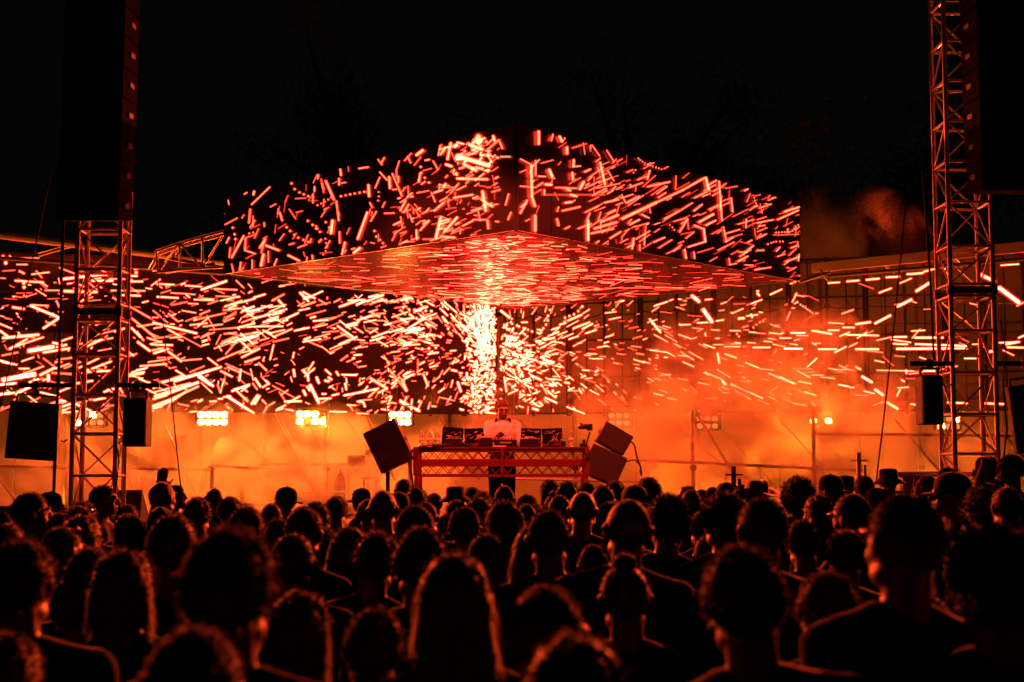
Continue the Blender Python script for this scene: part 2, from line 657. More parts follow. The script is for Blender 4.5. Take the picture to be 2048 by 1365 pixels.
# ---- the V shaped back screens
WC = Vector((P(996, 800, 25.5).x, 25.5, 0))
WL = Vector((P(-90, 800, 23.3).x, 23.3, 0))
WR = Vector((P(2140, 800, 23.3).x, 23.3, 0))
ZB, ZT = 2.72, 5.36
vwl = thing('video_wall', (WL + WC) / 2 + Vector((0, 0, ZB)), 'long left LED video wall of see-through tiles full of white and red streaks', 'video wall')
vwr = thing('video_wall', (WR + WC) / 2 + Vector((0, 0, ZB)), 'right LED video wall of open mesh tiles with orange smoke showing through', 'video wall')
for root, a, b, left in ((vwl, WL, WC, True), (vwr, WC, WR, False)):
    nx = 15
    up = Vector((0, 0, 1))
    for i in range(nx):
        for j in range(4):
            q = []
            for (u, v) in ((i, j), (i + 1, j), (i + 1, j + 1), (i, j + 1)):
                q.append(lerp(a, b, u / nx) + up * lerp(ZB, ZT, v / 4))
            if left:
                dense = 'led_dense' if 3 <= i or (j >= 2) else 'led_mesh'
            else:
                dense = 'led_dense' if (i in (4, 5) and j < 2) else 'led_mesh'
            slab('led_tile', *q, 0.012, dense, root, gap=0.006)
    n_ = (b - a).cross(up).normalized()
    bk = -n_ * 0.05 if n_.y < 0 else n_ * 0.05
    rotz = Quaternion((0, 0, 1), math.atan2((b - a).y, (b - a).x))
    for i in range(nx + 1):
        p = lerp(a, b, i / nx) + bk
        wide = 0.10 if i % 2 == 0 else 0.045
        if (p - WC).length < .3:
            continue
        bar('frame_upright', p + up * (ZB + ZT) / 2, (wide, 0.05, ZT - ZB + .06), 'darksteel', root, rotz, bev=0.05)
    for i in range(nx):
        p = lerp(a, b, (i + .5) / nx) + bk
        bar('frame_upright', p + up * (ZB + ZT) / 2, (0.022, 0.04, ZT - ZB), 'darksteel', root, rotz, bev=0.05)
    for j in range(5):
        z = lerp(ZB, ZT, j / 4)
        c = (a + b) / 2 + bk * 1.7 + up * (z + (0.02 if j == 0 else 0))
        bar('frame_rail', c, ((b - a).length, 0.03, 0.03), 'darksteel', root, rotz, bev=0.05)
    # looping data cables between the tiles, with their locking clips
    for i in range(nx):
        for z in (3.3, 4.55):
            p0 = lerp(a, b, i / nx) + bk * 2.4 + up * z
            p1 = lerp(a, b, (i + 1) / nx) + bk * 2.4 + up * (z + rnd.uniform(-.05, .05))
            mid = (p0 + p1) / 2 - up * rnd.uniform(.02, .12)
            MB().path([p0, lerp(p0, mid, .5) - up * .015, mid, lerp(mid, p1, .5) - up * .015, p1], 0.009, 5).build('data_cable', 'rubber', root, True)
            bar('tile_clamp', p0, (0.09, 0.06, 0.07), 'black', root, rotz)

wtop = lambda x: 925 - 388 - abs(x - 996) * 0.032
SWL = Streaks(plane_surf(WL, WC, WC + Vector((0, 0, 1))), lambda x, y: -80 < x < 992 and wtop(x) + 2 < y < 829)
SWR = Streaks(plane_surf(WC, WR, WC + Vector((0, 0, 1))), lambda x, y: 1000 < x < 2130 and wtop(x) + 2 < y < 829)

# runs of diodes measured in the photo: x0 y0 x1 y1 width brightness
T_FL = """150 715 195 625 12 2;150 780 235 735 12 2;325 650 450 530 14 2.5;318 680 310 765 18 2.5;335 590 345 555 18 4;275 845 200 980 16 3.5;290 860 285 930 16 2.5;285 935 345 955 12 3;410 865 375 920 18 4;415 905 495 935 18 5;400 960 385 1030 22 5;200 1020 215 1085 12 2;260 1010 250 1080 14 2.5;330 995 330 1055 12 2.5;430 940 430 1010 10 2;500 700 515 750 14 4;550 965 620 1000 18 4;785 505 835 620 22 3.5;740 465 735 490 14 4;875 430 880 470 16 3;870 490 870 530 14 3;715 540 715 570 12 3;705 590 705 640 14 3;850 630 865 750 16 3;830 750 820 830 24 6;870 820 872 890 14 2.5;1045 700 985 865 20 5;905 885 885 970 18 5;1000 920 945 965 22 6;1050 530 1055 600 20 4;1060 640 1075 670 14 3;1180 480 1185 550 20 5;1120 450 1165 500 12 2.5;1200 460 1260 600 14 3;1240 380 1225 430 10 2;1040 360 1085 385 14 3;1095 350 1135 405 14 2;1255 310 1320 290 12 3;1380 265 1460 245 22 6;1350 345 1390 315 24 5;1490 310 1560 290 16 4;1540 370 1560 270 24 5;1715 180 1745 260 50 8;1640 200 1700 195 26 5;1680 280 1760 310 30 7;1780 320 1860 250 16 3;1600 350 1800 410 40 6.5;1640 400 1720 440 30 6;1600 490 1790 495 22 5;1610 520 1560 580 14 3;1760 570 1780 690 28 6.5;1750 620 1820 665 18 5;1580 610 1700 590 16 4;1460 690 1520 640 18 4;1500 730 1470 860 28 6;1600 730 1520 820 22 6;1425 750 1370 810 16 4;1340 680 1370 730 12 2.5;1300 650 1270 700 16 4;1500 850 1640 860 20 4;1660 710 1800 660 12 2;1790 750 1795 800 18 4;1700 745 1780 745 16 3;1450 380 1480 435 14 2.5;1350 580 1425 565 10 2;1490 545 1580 545 10 2;1920 585 1900 655 12 3;1935 700 1915 745 14 3;1870 355 1930 355 14 3;1690 300 1720 240 20 4;1500 340 1530 300 20 5;560 900 590 890 14 1.5;600 700 640 690 12 .8;560 680 600 740 12 1"""
T_FR = """235 175 235 275 26 4;320 195 385 205 16 5;350 200 380 260 24 5;410 295 412 335 26 5;450 375 448 415 22 4;450 415 495 412 12 3;442 455 445 495 24 4;120 150 180 145 20 5;185 410 190 600 26 4;110 365 190 405 12 3.5;215 380 215 470 18 3;230 475 275 478 12 3;110 455 160 435 10 2;110 535 220 545 12 2.5;250 395 325 375 10 2;300 435 320 480 26 6;275 525 315 528 22 5;270 560 270 590 20 4;190 600 210 660 26 4;160 625 110 720 22 4;210 720 210 820 28 3.5;340 545 470 550 16 3;405 555 430 565 22 5;515 510 490 555 24 6;280 590 640 590 18 .4;400 640 440 635 20 4;380 690 490 665 18 3;430 590 470 600 20 5;350 740 360 780 22 3;540 750 540 880 24 6;555 270 610 350 12 3;510 270 520 340 10 1.5;655 315 700 385 12 3;715 370 690 395 12 2;615 390 645 525 22 5;660 440 700 505 12 2.5;600 420 615 450 12 2.5;590 550 740 520 10 2.5;800 545 880 515 14 3;910 540 1050 510 16 3.5;1020 400 1070 390 18 4;1050 440 1210 430 20 4;1165 420 1170 475 16 4;640 640 730 620 16 3.5;750 590 775 640 12 3;780 640 860 600 18 4;660 710 710 685 20 4;620 760 730 715 20 3.5;750 740 960 640 24 4;960 640 1130 560 18 4;1130 560 1310 460 16 4;1300 465 1400 490 18 4;1400 490 1485 520 14 4;1200 610 1280 570 14 3;1270 480 1290 560 22 4.5;1350 480 1370 750 16 3.5;1380 790 1400 880 14 3;1400 830 1485 805 12 3;1320 570 1400 520 12 2.5;1395 550 1535 525 12 1;1430 610 1440 695 16 3.5;1560 540 1510 565 12 4;1015 740 1110 690 14 3;1110 690 1190 640 12 3;1200 690 1250 650 14 3.5;1230 760 1320 710 20 4.5;1270 780 1330 750 14 4;1110 820 1160 740 16 3;800 775 860 745 16 3;830 790 920 765 12 2;870 710 920 735 12 4;580 800 720 760 22 3;560 830 700 800 20 2.5;680 860 745 820 18 3;840 865 925 815 14 2.5;825 860 815 925 18 5;860 900 862 935 14 4;945 885 1015 855 12 4;980 920 1060 870 12 2;1140 930 1150 985 14 4;1195 945 1200 985 14 3;1070 940 1120 900 14 3;1260 800 1270 880 18 4;1160 915 1270 880 12 3.5;1610 700 1630 680 8 1.5;1660 625 1700 605 10 2;1590 765 1690 745 12 3;1715 745 1860 680 12 4;1760 695 1855 665 14 4;1590 820 1650 795 8 2;1600 785 1640 780 10 3;1475 945 1530 945 12 3;1590 935 1635 935 10 3;1710 940 1730 915 12 4;1575 1055 1675 1040 10 3;1800 920 1840 905 12 3;1840 880 1845 915 10 3;1850 960 1845 1000 10 4;1770 1005 1850 975 12 4;1415 985 1420 1025 12 4;1420 1025 1465 1015 10 3;1515 1025 1565 1028 8 4;1560 900 1480 880 6 1;1690 840 1850 835 6 1.2;1120 770 1160 745 14 2;480 800 560 770 16 2;1200 780 1250 800 16 3;1150 860 1200 820 14 2.5;940 560 1000 520 10 1.5;880 540 960 470 9 1.2"""
T_W1 = """100 425 240 425 14 2.5;105 465 170 465 12 3;95 565 270 575 16 4;120 505 150 520 18 3;225 505 260 545 16 1.5;280 625 380 625 12 3;80 730 150 740 22 4;190 720 370 795 20 7;370 795 270 860 20 6;200 715 300 720 12 3;370 485 500 535 12 2.5;390 555 690 520 20 8;570 565 700 565 18 7;510 540 600 620 14 2;400 630 600 635 24 6;560 645 500 700 20 5;700 670 760 700 14 2;760 655 870 658 14 7;800 600 860 640 12 2;790 570 885 570 16 6;690 625 900 628 14 3;835 495 885 485 14 5;815 535 850 535 16 6;760 700 930 795 14 2;820 800 960 915 18 3;950 750 1040 825 12 1.5;1045 770 1100 815 16 2.5;975 585 1080 590 14 5;975 665 1105 672 14 7;1060 640 1210 650 10 3;1205 682 1325 686 14 6;1150 595 1250 602 12 5;1250 620 1405 567 18 7;1330 615 1470 622 12 4;1340 660 1490 668 10 2.5;1395 725 1500 690 16 4;1415 745 1500 735 12 3;1130 750 1215 765 10 3;1240 775 1300 750 14 2;1200 810 1400 765 14 2.5;1180 840 1285 828 14 4;1260 850 1380 835 12 3;1245 920 1330 885 12 2.5;1390 820 1450 795 12 3.5;1530 755 1610 745 20 7;950 825 1220 892 18 6;860 850 970 830 14 3;1040 865 1110 905 16 5;1110 900 1250 975 10 1.5;940 960 1070 965 16 6;955 860 1010 850 12 3;850 880 890 935 16 3;855 945 930 1000 20 5;1045 1005 1125 1065 20 5;870 1095 1040 1080 16 5;920 1070 1050 1050 12 4;1130 1060 1250 1050 12 3;1290 1045 1350 1090 14 4;1080 1190 1370 1100 20 7;1210 1140 1315 1215 20 5;1370 1125 1440 1160 18 4;1300 870 1420 860 10 2;1420 860 1560 850 12 3;1510 935 1600 905 22 7;1400 1020 1470 940 12 2.5;1330 985 1470 935 12 3;1350 1060 1520 990 14 3;1500 1040 1610 985 18 4;1520 1070 1610 1040 18 5;0 875 50 910 18 6;20 920 240 900 22 8;60 990 170 925 20 6;180 1000 330 975 34 9;60 985 270 915 14 4;330 950 380 960 20 8;270 1010 430 985 20 7;480 960 700 920 14 2.5;500 990 630 930 18 5;610 1000 690 985 10 2;0 1060 70 1080 18 8;60 1175 270 1095 14 3;30 1180 220 1150 26 7;120 1110 180 1110 16 5;250 1150 340 1105 22 7;300 1150 300 1185 26 9;480 1110 615 1045 16 6;520 1130 690 1065 16 5;340 1110 430 1080 14 4;0 1270 90 1260 20 8;100 1270 180 1225 20 8;0 1210 100 1200 18 6;380 1200 430 1210 18 8;960 1280 1230 1195 20 7;930 1350 1090 1290 20 7;1080 1290 1230 1220 18 5;960 1255 1180 1200 14 4;1410 1280 1540 1365 20 7;1450 1240 1540 1215 14 6;1460 1240 1540 1310 16 2.5;1580 1330 1610 1280 20 6;1350 1210 1365 1255 16 1;790 1160 890 1140 14 4;760 985 830 1030 18 4;1000 1190 1100 1180 12 4;970 1180 1110 1250 10 1.2;1400 1080 1560 1150 12 1.5;1370 900 1340 960 10 1.5;350 690 370 730 16 2.5;60 410 75 425 12 3"""
T_W2 = """20 80 300 30 30 7;150 190 260 150 24 8;0 210 80 200 26 8;500 190 600 150 20 7;640 120 790 95 24 6;640 290 780 355 22 7;830 15 940 10 22 6;1100 40 1230 20 24 6;1130 55 1220 75 14 4;1310 250 1690 110 28 8;1390 110 1560 50 26 6;1500 5 1580 55 22 5;1490 90 1792 5 30 7;1690 60 1792 130 24 6;1320 330 1470 260 26 7;1470 270 1580 190 24 4;1690 275 1725 255 22 7;1620 360 1770 350 14 9;1520 290 1610 310 14 2.5;800 260 900 240 22 7;380 150 470 120 22 7;700 30 800 15 20 6;500 260 560 270 20 6;880 300 920 290 16 6;500 340 560 345 18 6;250 110 330 80 22 7"""
T_W3 = """0 50 120 150 28 6;245 245 490 395 26 8;330 190 430 290 22 3;290 195 450 135 26 6;380 160 430 200 20 5;500 80 550 155 28 6;600 100 630 130 24 6;570 160 620 130 24 6;480 125 520 180 20 2.5;525 235 470 310 36 6;565 275 600 310 22 4;600 340 680 295 16 3.5;160 140 190 210 24 1;90 290 150 285 16 7;165 265 205 265 18 7;210 250 280 240 18 8;240 330 290 370 26 5;0 375 60 370 20 7;660 145 860 255 16 1.5;735 230 800 185 16 4;620 210 720 170 8 1;770 290 920 287 22 8;1000 140 1080 300 36 8;975 155 1000 190 30 8;940 190 960 230 30 8;1060 70 1080 120 30 8;980 60 985 100 28 8;940 10 980 50 34 8;850 0 860 60 28 6;1080 265 1190 260 24 7;1110 300 1160 270 18 4;1140 0 1190 45 22 7;1150 100 1160 105 30 9;1180 70 1185 90 28 8;1320 125 1330 180 24 8;1330 80 1335 120 20 5;1310 235 1610 175 22 8;1550 80 1700 170 36 4.5;1620 210 1700 170 24 5;1610 95 1720 120 12 4;1200 235 1260 220 22 6;1110 220 1145 220 18 8;1720 0 1880 190 34 2;1820 280 1990 375 32 5;1740 130 1790 95 20 8;1850 50 1910 20 20 8;1860 70 1930 45 20 8;1440 290 1460 290 22 8;1480 290 1500 335 26 8;1690 260 1730 240 18 6;1700 325 1720 300 18 5;1650 360 1745 370 20 7;1720 300 1785 305 14 4;1180 380 1330 385 18 8;1430 398 1530 400 12 8;690 375 760 350 18 5;780 360 880 380 16 7;1340 320 1420 325 16 5;1450 280 1560 270 12 5;1340 320 1380 345 12 3;1240 20 1260 50 26 8;1290 45 1420 50 20 7"""
T_C = """240 205 330 255 22 7;400 225 470 290 22 7;390 280 460 350 24 7;430 220 550 320 20 8;580 330 790 420 22 8;500 370 640 470 22 8;560 440 680 500 18 8;690 250 740 300 18 6;720 350 800 420 16 8;970 290 1070 370 30 9;1640 400 1770 345 26 8;1560 440 1620 420 22 8;1690 475 1850 415 24 8;1780 480 1880 430 20 7;1810 525 1915 490 18 7;1630 460 1740 400 14 5;1480 490 1550 465 18 8;1450 550 1550 510 18 8;1540 540 1630 505 16 7;1580 570 1690 525 16 6;1410 590 1510 565 22 8;1370 670 1520 590 18 5;1650 580 1740 550 20 6;1690 650 1810 585 14 4;1340 600 1360 600 30 8;1180 750 1340 790 22 9;1400 780 1500 810 34 9;1420 740 1460 755 24 8;1040 960 1110 975 14 7;1020 950 1040 1090 26 8;1060 1115 1150 1075 20 8;1170 985 1230 995 22 8;1165 1155 1220 1125 14 5;1280 935 1380 980 28 9;1210 1020 1280 980 16 7;1450 970 1510 975 20 8;1455 1100 1520 1150 24 7;1420 1150 1530 1200 22 8;1360 1190 1390 1225 26 8;1310 1255 1335 1270 32 9;1630 1240 1810 1310 18 9;1550 770 1640 705 14 3;70 900 30 940 18 6;130 920 40 970 22 6;230 930 270 1035 28 6;20 980 60 1080 40 3;0 1190 190 1280 34 4;110 740 130 770 24 6;270 725 370 710 22 8;30 640 190 630 20 8;560 1000 590 1090 32 8;650 910 650 965 28 8;500 880 550 890 26 7;510 820 530 790 22 6;600 1020 690 995 12 3;380 1145 530 1180 8 4;700 1010 710 1150 30 9;920 1030 920 1070 30 9;780 1290 850 1250 16 8;830 1295 930 1305 16 9;1720 820 1740 830 20 5;1780 880 1850 885 18 6;1900 930 1930 920 16 5;1620 1000 1640 1010 28 6;1590 930 1630 950 16 5;1550 820 1600 860 14 5"""
T_R = """50 300 200 250 20 9;220 240 265 225 14 7;335 222 350 225 18 8;480 185 560 250 50 10;630 230 705 222 18 7;610 345 705 480 54 11;540 492 660 487 20 8;335 515 460 510 18 8;0 450 120 600 30 8;150 525 235 550 14 5;90 530 200 570 14 4;50 625 205 710 16 5;175 630 310 710 12 5;280 730 350 770 20 5;330 625 475 675 18 7;485 550 590 560 10 4;540 590 600 560 10 4;700 570 790 575 14 5;910 580 1030 583 16 6;1070 570 1125 572 8 4;1130 595 1200 600 18 7;1200 605 1310 615 12 5;1360 605 1455 615 20 7;1600 605 1760 607 18 8;1670 635 1800 638 18 7;560 730 650 775 14 4;610 735 740 780 20 7;720 740 840 740 12 5;850 762 1025 762 20 8;920 730 1030 730 14 6;1110 715 1200 722 18 6;1175 772 1365 772 22 9;1300 700 1390 710 20 6;1350 668 1430 680 14 6;1480 665 1605 665 20 6;1400 733 1540 765 14 5;1530 785 1735 785 22 9;1590 728 1680 742 14 6;0 800 200 830 14 8;200 830 285 875 14 8;350 820 500 915 16 6;445 820 605 910 14 5;315 860 400 870 12 5;65 890 95 890 18 8;165 885 200 885 18 8;375 935 500 990 20 8;770 840 790 950 42 10;855 845 985 890 24 8;1090 945 1240 1005 24 8;1250 1015 1410 1028 14 6;985 972 1075 988 10 5;630 1055 820 1135 20 8;760 1020 915 1115 16 5;840 1150 840 1190 44 10;120 1068 230 1085 12 6;320 1125 430 1142 14 6;550 1172 675 1195 14 6;820 1220 905 1255 18 5;920 1190 1285 1350 26 9;970 1260 1150 1365 20 6;1350 1065 1640 1185 28 9;1270 1125 1345 1145 12 6;1370 1270 1450 1220 20 5;45 1295 150 1320 20 8;105 1250 200 1285 16 6;200 1345 300 1365 18 7;1350 1330 1430 1365 16 6;835 1285 870 1285 16 7;1370 170 1500 110 18 8;1150 275 1275 228 16 8;1100 290 1150 275 8 3;935 385 1060 330 18 7;1010 440 1070 440 34 9;1100 415 1225 400 18 8;1150 395 1165 430 26 8;1225 130 1230 130 20 8;1233 155 1233 180 28 9;1600 45 1700 10 20 8;1670 155 1620 255 26 3;1595 370 1555 460 26 2;1510 580 1480 670 26 1.2;1440 790 1400 860 24 1.5;755 470 840 458 20 7;630 610 635 640 22 8;120 365 250 380 8 1.2;430 405 600 420 6 1.2"""
T_RR = """0 1160 85 1200 16 8;300 580 370 575 12 8;415 570 490 563 14 8;535 560 615 552 14 9;660 545 740 540 14 9;790 525 885 518 14 9;890 510 1040 470 14 7;1100 465 1200 455 14 8;1370 470 1480 462 10 7;745 580 815 550 12 5;615 640 690 612 12 6;730 725 815 682 20 9;845 630 925 580 22 9;590 830 685 780 18 9;490 582 580 615 6 1;1230 520 1330 570 26 10;1360 610 1480 700 34 12;1470 720 1510 700 16 2;385 770 455 745 12 4;300 825 395 832 12 5;390 855 460 855 14 8;470 835 560 822 18 9;300 872 365 872 14 8;70 888 155 888 14 7;200 875 320 895 20 8;240 990 350 990 16 9;370 910 430 885 14 7;410 900 610 905 14 7;470 990 610 990 18 9;480 920 540 885 14 7;340 1010 410 975 14 7;430 975 480 950 10 5;700 915 785 913 14 8;835 918 1010 918 16 9;690 930 810 948 10 6;700 955 790 960 14 8;840 958 1165 970 14 9;725 988 1030 985 20 11;1040 985 1160 985 14 8;600 935 690 915 8 5;1400 960 1475 945 18 8;1360 950 1486 945 12 7;1410 978 1510 980 14 9;1480 920 1512 905 14 7;1300 1005 1340 1000 20 7;200 1150 270 1150 10 6;80 1110 200 1112 6 3;330 1115 460 1118 7 4;600 1120 830 1125 7 5;780 1120 785 1140 16 7;470 1100 500 1115 18 5;510 1160 570 1195 22 9;365 1210 430 1222 14 8;435 1228 460 1228 10 8;250 1162 340 1172 8 5;590 1240 640 1275 26 9;520 1250 585 1265 14 8;470 1275 550 1275 6 5;665 1320 730 1360 24 9;80 1325 165 1340 12 8;150 1255 220 1275 12 8;110 1125 185 1165 12 7;115 1190 195 1205 12 7;200 1320 220 1345 14 8;730 1230 795 1225 12 6;745 1240 725 1280 16 7;810 1330 855 1335 12 7;760 1180 766 1190 14 8;25 987 140 987 14 9;200 950 225 965 12 6;890 1125 965 1125 12 7;1040 1320 1160 1325 14 8;1270 1325 1385 1330 14 7;1145 1047 1215 1047 10 8;1030 1098 1100 1095 8 6;170 1100 230 1045 12 7;540 1000 640 1010 6 3"""


def feed(text, k, ox, oy, *targets):
    for row in text.split(';'):
        a = [float(t) for t in row.split()]
        x0, y0, x1, y1 = ox + a[0] / k, oy + a[1] / k, ox + a[2] / k, oy + a[3] / k
        wpx = a[4] / k
        L = math.hypot(x1 - x0, y1 - y0)
        if L < wpx:
            x0 -= wpx * .4; x1 += wpx * .4
        ux, uy = (x1 - x0), (y1 - y0)
        L = max(.01, math.hypot(ux, uy))
        ux, uy = ux / L * wpx * .3, uy / L * wpx * .3
        for t in targets:
            t.add(x0 - ux, y0 - uy, x1 + ux, y1 + uy, wpx * .86, a[5] * rnd.uniform(.7, 1.2))


feed(T_FL, 3.102, 400, 200, SFL)
feed(T_FR, 3.102, 1000, 200, SFR)
feed(T_W1, 3.102, 0, 380, SWL)
feed(T_W2, 4.267, 0, 740, SWL)
feed(T_W3, 4.55, 400, 740, SWL)
feed(T_C, 4.875, 800, 560, SWL, SWR)
feed(T_R, 5.69, 1300, 560, SWR)
feed(T_RR, 3.102, 1560, 380, SWR)


def chains(target, k, ox, oy, lists, w_, E):
    for pts in lists:
        target.chain([(ox + x / k, oy + y / k) for x, y in pts], w_, E)


chains(SFL, 3.102, 400, 200, [[(572, 500), (575, 540), (610, 570), (690, 605)], [(865, 602), (950, 585), (1040, 570)], [(205, 770), (215, 820), (230, 880)], [(530, 780), (600, 850), (690, 890)], [(1370, 400), (1385, 470), (1440, 530)], [(660, 740), (720, 790), (760, 830)], [(1085, 790), (1090, 840), (1150, 900)], [(770, 740), (800, 780), (830, 830)]], 5.2, 4)
chains(SFL, 3.102, 400, 200, [[(720, 660), (770, 640), (830, 600)], [(1115, 560), (1110, 640)], [(780, 850), (795, 930), (760, 970)], [(300, 840), (320, 820), (350, 830)]], 4, 3)
chains(SFR, 3.102, 1000, 200, [[(1700, 825), (1800, 820), (1850, 772)], [(1650, 900), (1700, 880), (1758, 880)], [(1565, 600), (1590, 670)], [(1040, 770), (1085, 815)], [(815, 460), (840, 430)], [(830, 350), (900, 400), (1005, 435)]], 3, 5)
chains(SWL, 3.102, 0, 380, [[(5, 405), (35, 430), (38, 480)], [(150, 590), (150, 620), (160, 700)], [(140, 560), (155, 600)], [(860, 490), (800, 590)]], 7.5, 7)
chains(SWL, 4.875, 800, 560, [[(0, 250), (60, 290), (330, 310)], [(0, 490), (200, 520), (420, 560)], [(130, 380), (250, 370), (340, 390)], [(180, 680), (380, 660)]], 6, 8)
chains(SWR, 4.875, 800, 560, [[(1088, 365), (1095, 400), (1095, 520)], [(1140, 450), (1230, 480), (1310, 515)], [(1480, 260), (1450, 330), (1440, 420), (1360, 530)], [(1800, 240), (1720, 330), (1590, 380)], [(1470, 980), (1480, 1060), (1540, 1160)]], 5, 8)
chains(SWR, 5.69, 1300, 560, [[(1660, 235), (1700, 275), (1860, 385)], [(1310, 465), (1230, 495), (1160, 560)], [(980, 605), (1025, 660)]], 3.2, 8)


def sprinkle(t, n_, xr, yr, ang, length, width, E, dist='u'):
    for _ in range(n_):
        if dist == 'g':
            x, y = rnd.gauss(*xr), rnd.gauss(*yr)
        else:
            x, y = rnd.uniform(*xr), rnd.uniform(*yr)
        a = R(ang(x, y))
        l = rnd.uniform(*length) / 2
        w_ = rnd.uniform(*width) * .68
        e = E[0] * .6 + (E[1] - E[0] * .6) * rnd.random() ** (1.9 if dist == 'u' else 1.1)
        t.add(x - math.cos(a) * l, y + math.sin(a) * l, x + math.cos(a) * l, y - math.sin(a) * l, w_, e)


def pick(*opts):
    def f(x, y):
        r_ = rnd.random()
        for p_, mu, sd in opts:
            if r_ < p_:
                return rnd.gauss(mu, sd)
            r_ -= p_
        return rnd.gauss(opts[-1][1], opts[-1][2])
    return f


def radial(x, y):
    a = math.degrees(math.atan2(-(y - 695) * 2.3, (x - 988)))
    return a + rnd.gauss(0, 14)


rnd.seed(21)
sprinkle(SFL, 110, (450, 780), (300, 550), pick((.6, 78, 15), (.4, 35, 25)), (6, 26), (3, 6), (.4, 3.5))
sprinkle(SFL, 190, (780, 1000), (250, 490), pick((.7, 25, 14), (.3, 80, 25)), (6, 26), (3, 7), (.5, 5))
sprinkle(SFL, 60, (945, 30), (310, 32), pick((.8, 15, 30), (.2, 90, 20)), (6, 18), (5, 10), (3, 8), 'g')
sprinkle(SFL, 15, (880, 30), (450, 18), pick((1, 20, 20), (.2, 90, 20)), (8, 26), (4, 8), (1, 5), 'g')
sprinkle(SFR, 80, (1040, 1300), (260, 510), pick((.5, 30, 12), (.5, 80, 30)), (6, 24), (3, 7), (.3, 3.5))
sprinkle(SFR, 160, (1180, 1530), (320, 540), pick((.85, 27, 8), (.15, 85, 10)), (10, 40), (2.5, 5.5), (.3, 3.8))
sprinkle(SFR, 60, (1480, 1598), (380, 560), pick((.6, 15, 15), (.4, 60, 30)), (6, 24), (2, 4.5), (.3, 3.5))
# underside: long low runs
sprinkle(SCE, 620, (470, 1590), (466, 614), pick((.85, 0, 3), (.15, 6, 8)), (8, 60), (.7, 1.7), (.3, 6))
sprinkle(SCE, 330, (990, 120), (545, 45), pick((.85, 0, 4), (.15, -5, 8)), (6, 44), (.9, 2.0), (.8, 9), 'g')
sprinkle(SCE, 110, (990, 90), (600, 9), pick((1, 0, 5), (0, 0, 1)), (5, 30), (1.0, 2.2), (2, 9), 'g')
sprinkle(SCE, 70, (1010, 90), (482, 10), pick((1, 0, 6), (0, 0, 1)), (5, 30), (1.2, 2.8), (2, 8), 'g')
sprinkle(SCE, 200, (985, 20), (545, 45), pick((1, 0, 5), (0, 0, 1)), (4, 16), (1.4, 2.8), (3, 10), 'g')  # dense short runs painted as the burst column's reflection in the underside
# left wall
famA = pick((.62, 18, 9), (.26, -38, 14), (.12, 0, 6))
sprinkle(SWL, 40, (0, 330), (530, 640), pick((.6, 4, 10), (.4, -30, 12)), (10, 40), (3, 6), (.6, 6))
sprinkle(SWL, 60, (0, 330), (640, 825), pick((.75, 14, 8), (.25, -30, 12)), (14, 50), (4, 7.5), (2, 8))
sprinkle(SWL, 110, (300, 820), (560, 700), famA, (8, 36), (3, 6), (.5, 6))
sprinkle(SWL, 120, (450, 860), (590, 690), pick((.8, 17, 7), (.2, -35, 8)), (12, 44), (4, 8), (2, 9))
sprinkle(SWL, 60, (300, 860), (700, 825), pick((.5, 25, 12), (.35, -45, 16), (.15, 80, 14)), (7, 34), (3, 7), (.5, 7))
sprinkle(SWL, 150, (800, 990), (575, 690), radial, (5, 20), (3, 6), (2.5, 9))
sprinkle(SWL, 130, (700, 960), (640, 820), radial, (6, 20), (3, 6), (1, 8))
sprinkle(SWL, 260, (0, 900), (560, 825), pick((.6, 17, 16), (.3, -35, 16), (.1, 85, 14)), (4, 14), (2, 4.5), (.6, 8))
sprinkle(SWR, 170, (1010, 1640), (590, 825), radial, (4, 14), (2, 4), (.8, 8))
sprinkle(SWL, 90, (968, 17), (620, 38), pick((.5, 0, 20), (.5, 80, 15)), (5, 13), (4, 6.5), (5, 12), 'g')
sprinkle(SWL, 110, (962, 22), (720, 60), pick((.7, 0, 20), (.3, 80, 15)), (4, 11), (4, 6.5), (5, 12), 'g')
sprinkle(SWR, 70, (1022, 18), (700, 34), radial, (4, 11), (4, 6.5), (5, 12), 'g')
# the burst in the corner
sprinkle(SWL, 230, (968, 17), (665, 45), radial, (5, 16), (4, 7), (3, 10), 'g')
sprinkle(SWL, 220, (965, 19), (770, 50), pick((.7, 0, 20), (.3, 85, 12)), (5, 12), (3.5, 6.5), (2, 10), 'g')
sprinkle(SWR, 140, (1036, 27), (718, 34), pick((.45, -28, 16), (.3, 22, 14), (.25, 0, 12)), (5, 14), (3.5, 6.5), (3, 10), 'g')
sprinkle(SWR, 100, (1085, 42), (735, 42), pick((.6, -25, 12), (.4, 24, 12)), (6, 16), (3, 6), (2, 9), 'g')
sprinkle(SWR, 90, (1020, 1320), (600, 825), radial, (6, 26), (2.5, 5), (1, 7))
sprinkle(SWR, 35, (1320, 1640), (590, 825), pick((.7, -24, 9), (.3, 0, 8)), (6, 30), (2, 4.5), (.6, 6))
sprinkle(SWR, 35, (1600, 2048), (600, 825), pick((.6, 0, 8), (.3, -28, 10), (.1, 30, 10)), (8, 34), (2, 4.5), (.6, 7))
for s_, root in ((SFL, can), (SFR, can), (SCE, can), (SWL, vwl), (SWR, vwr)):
    s_.build(root)

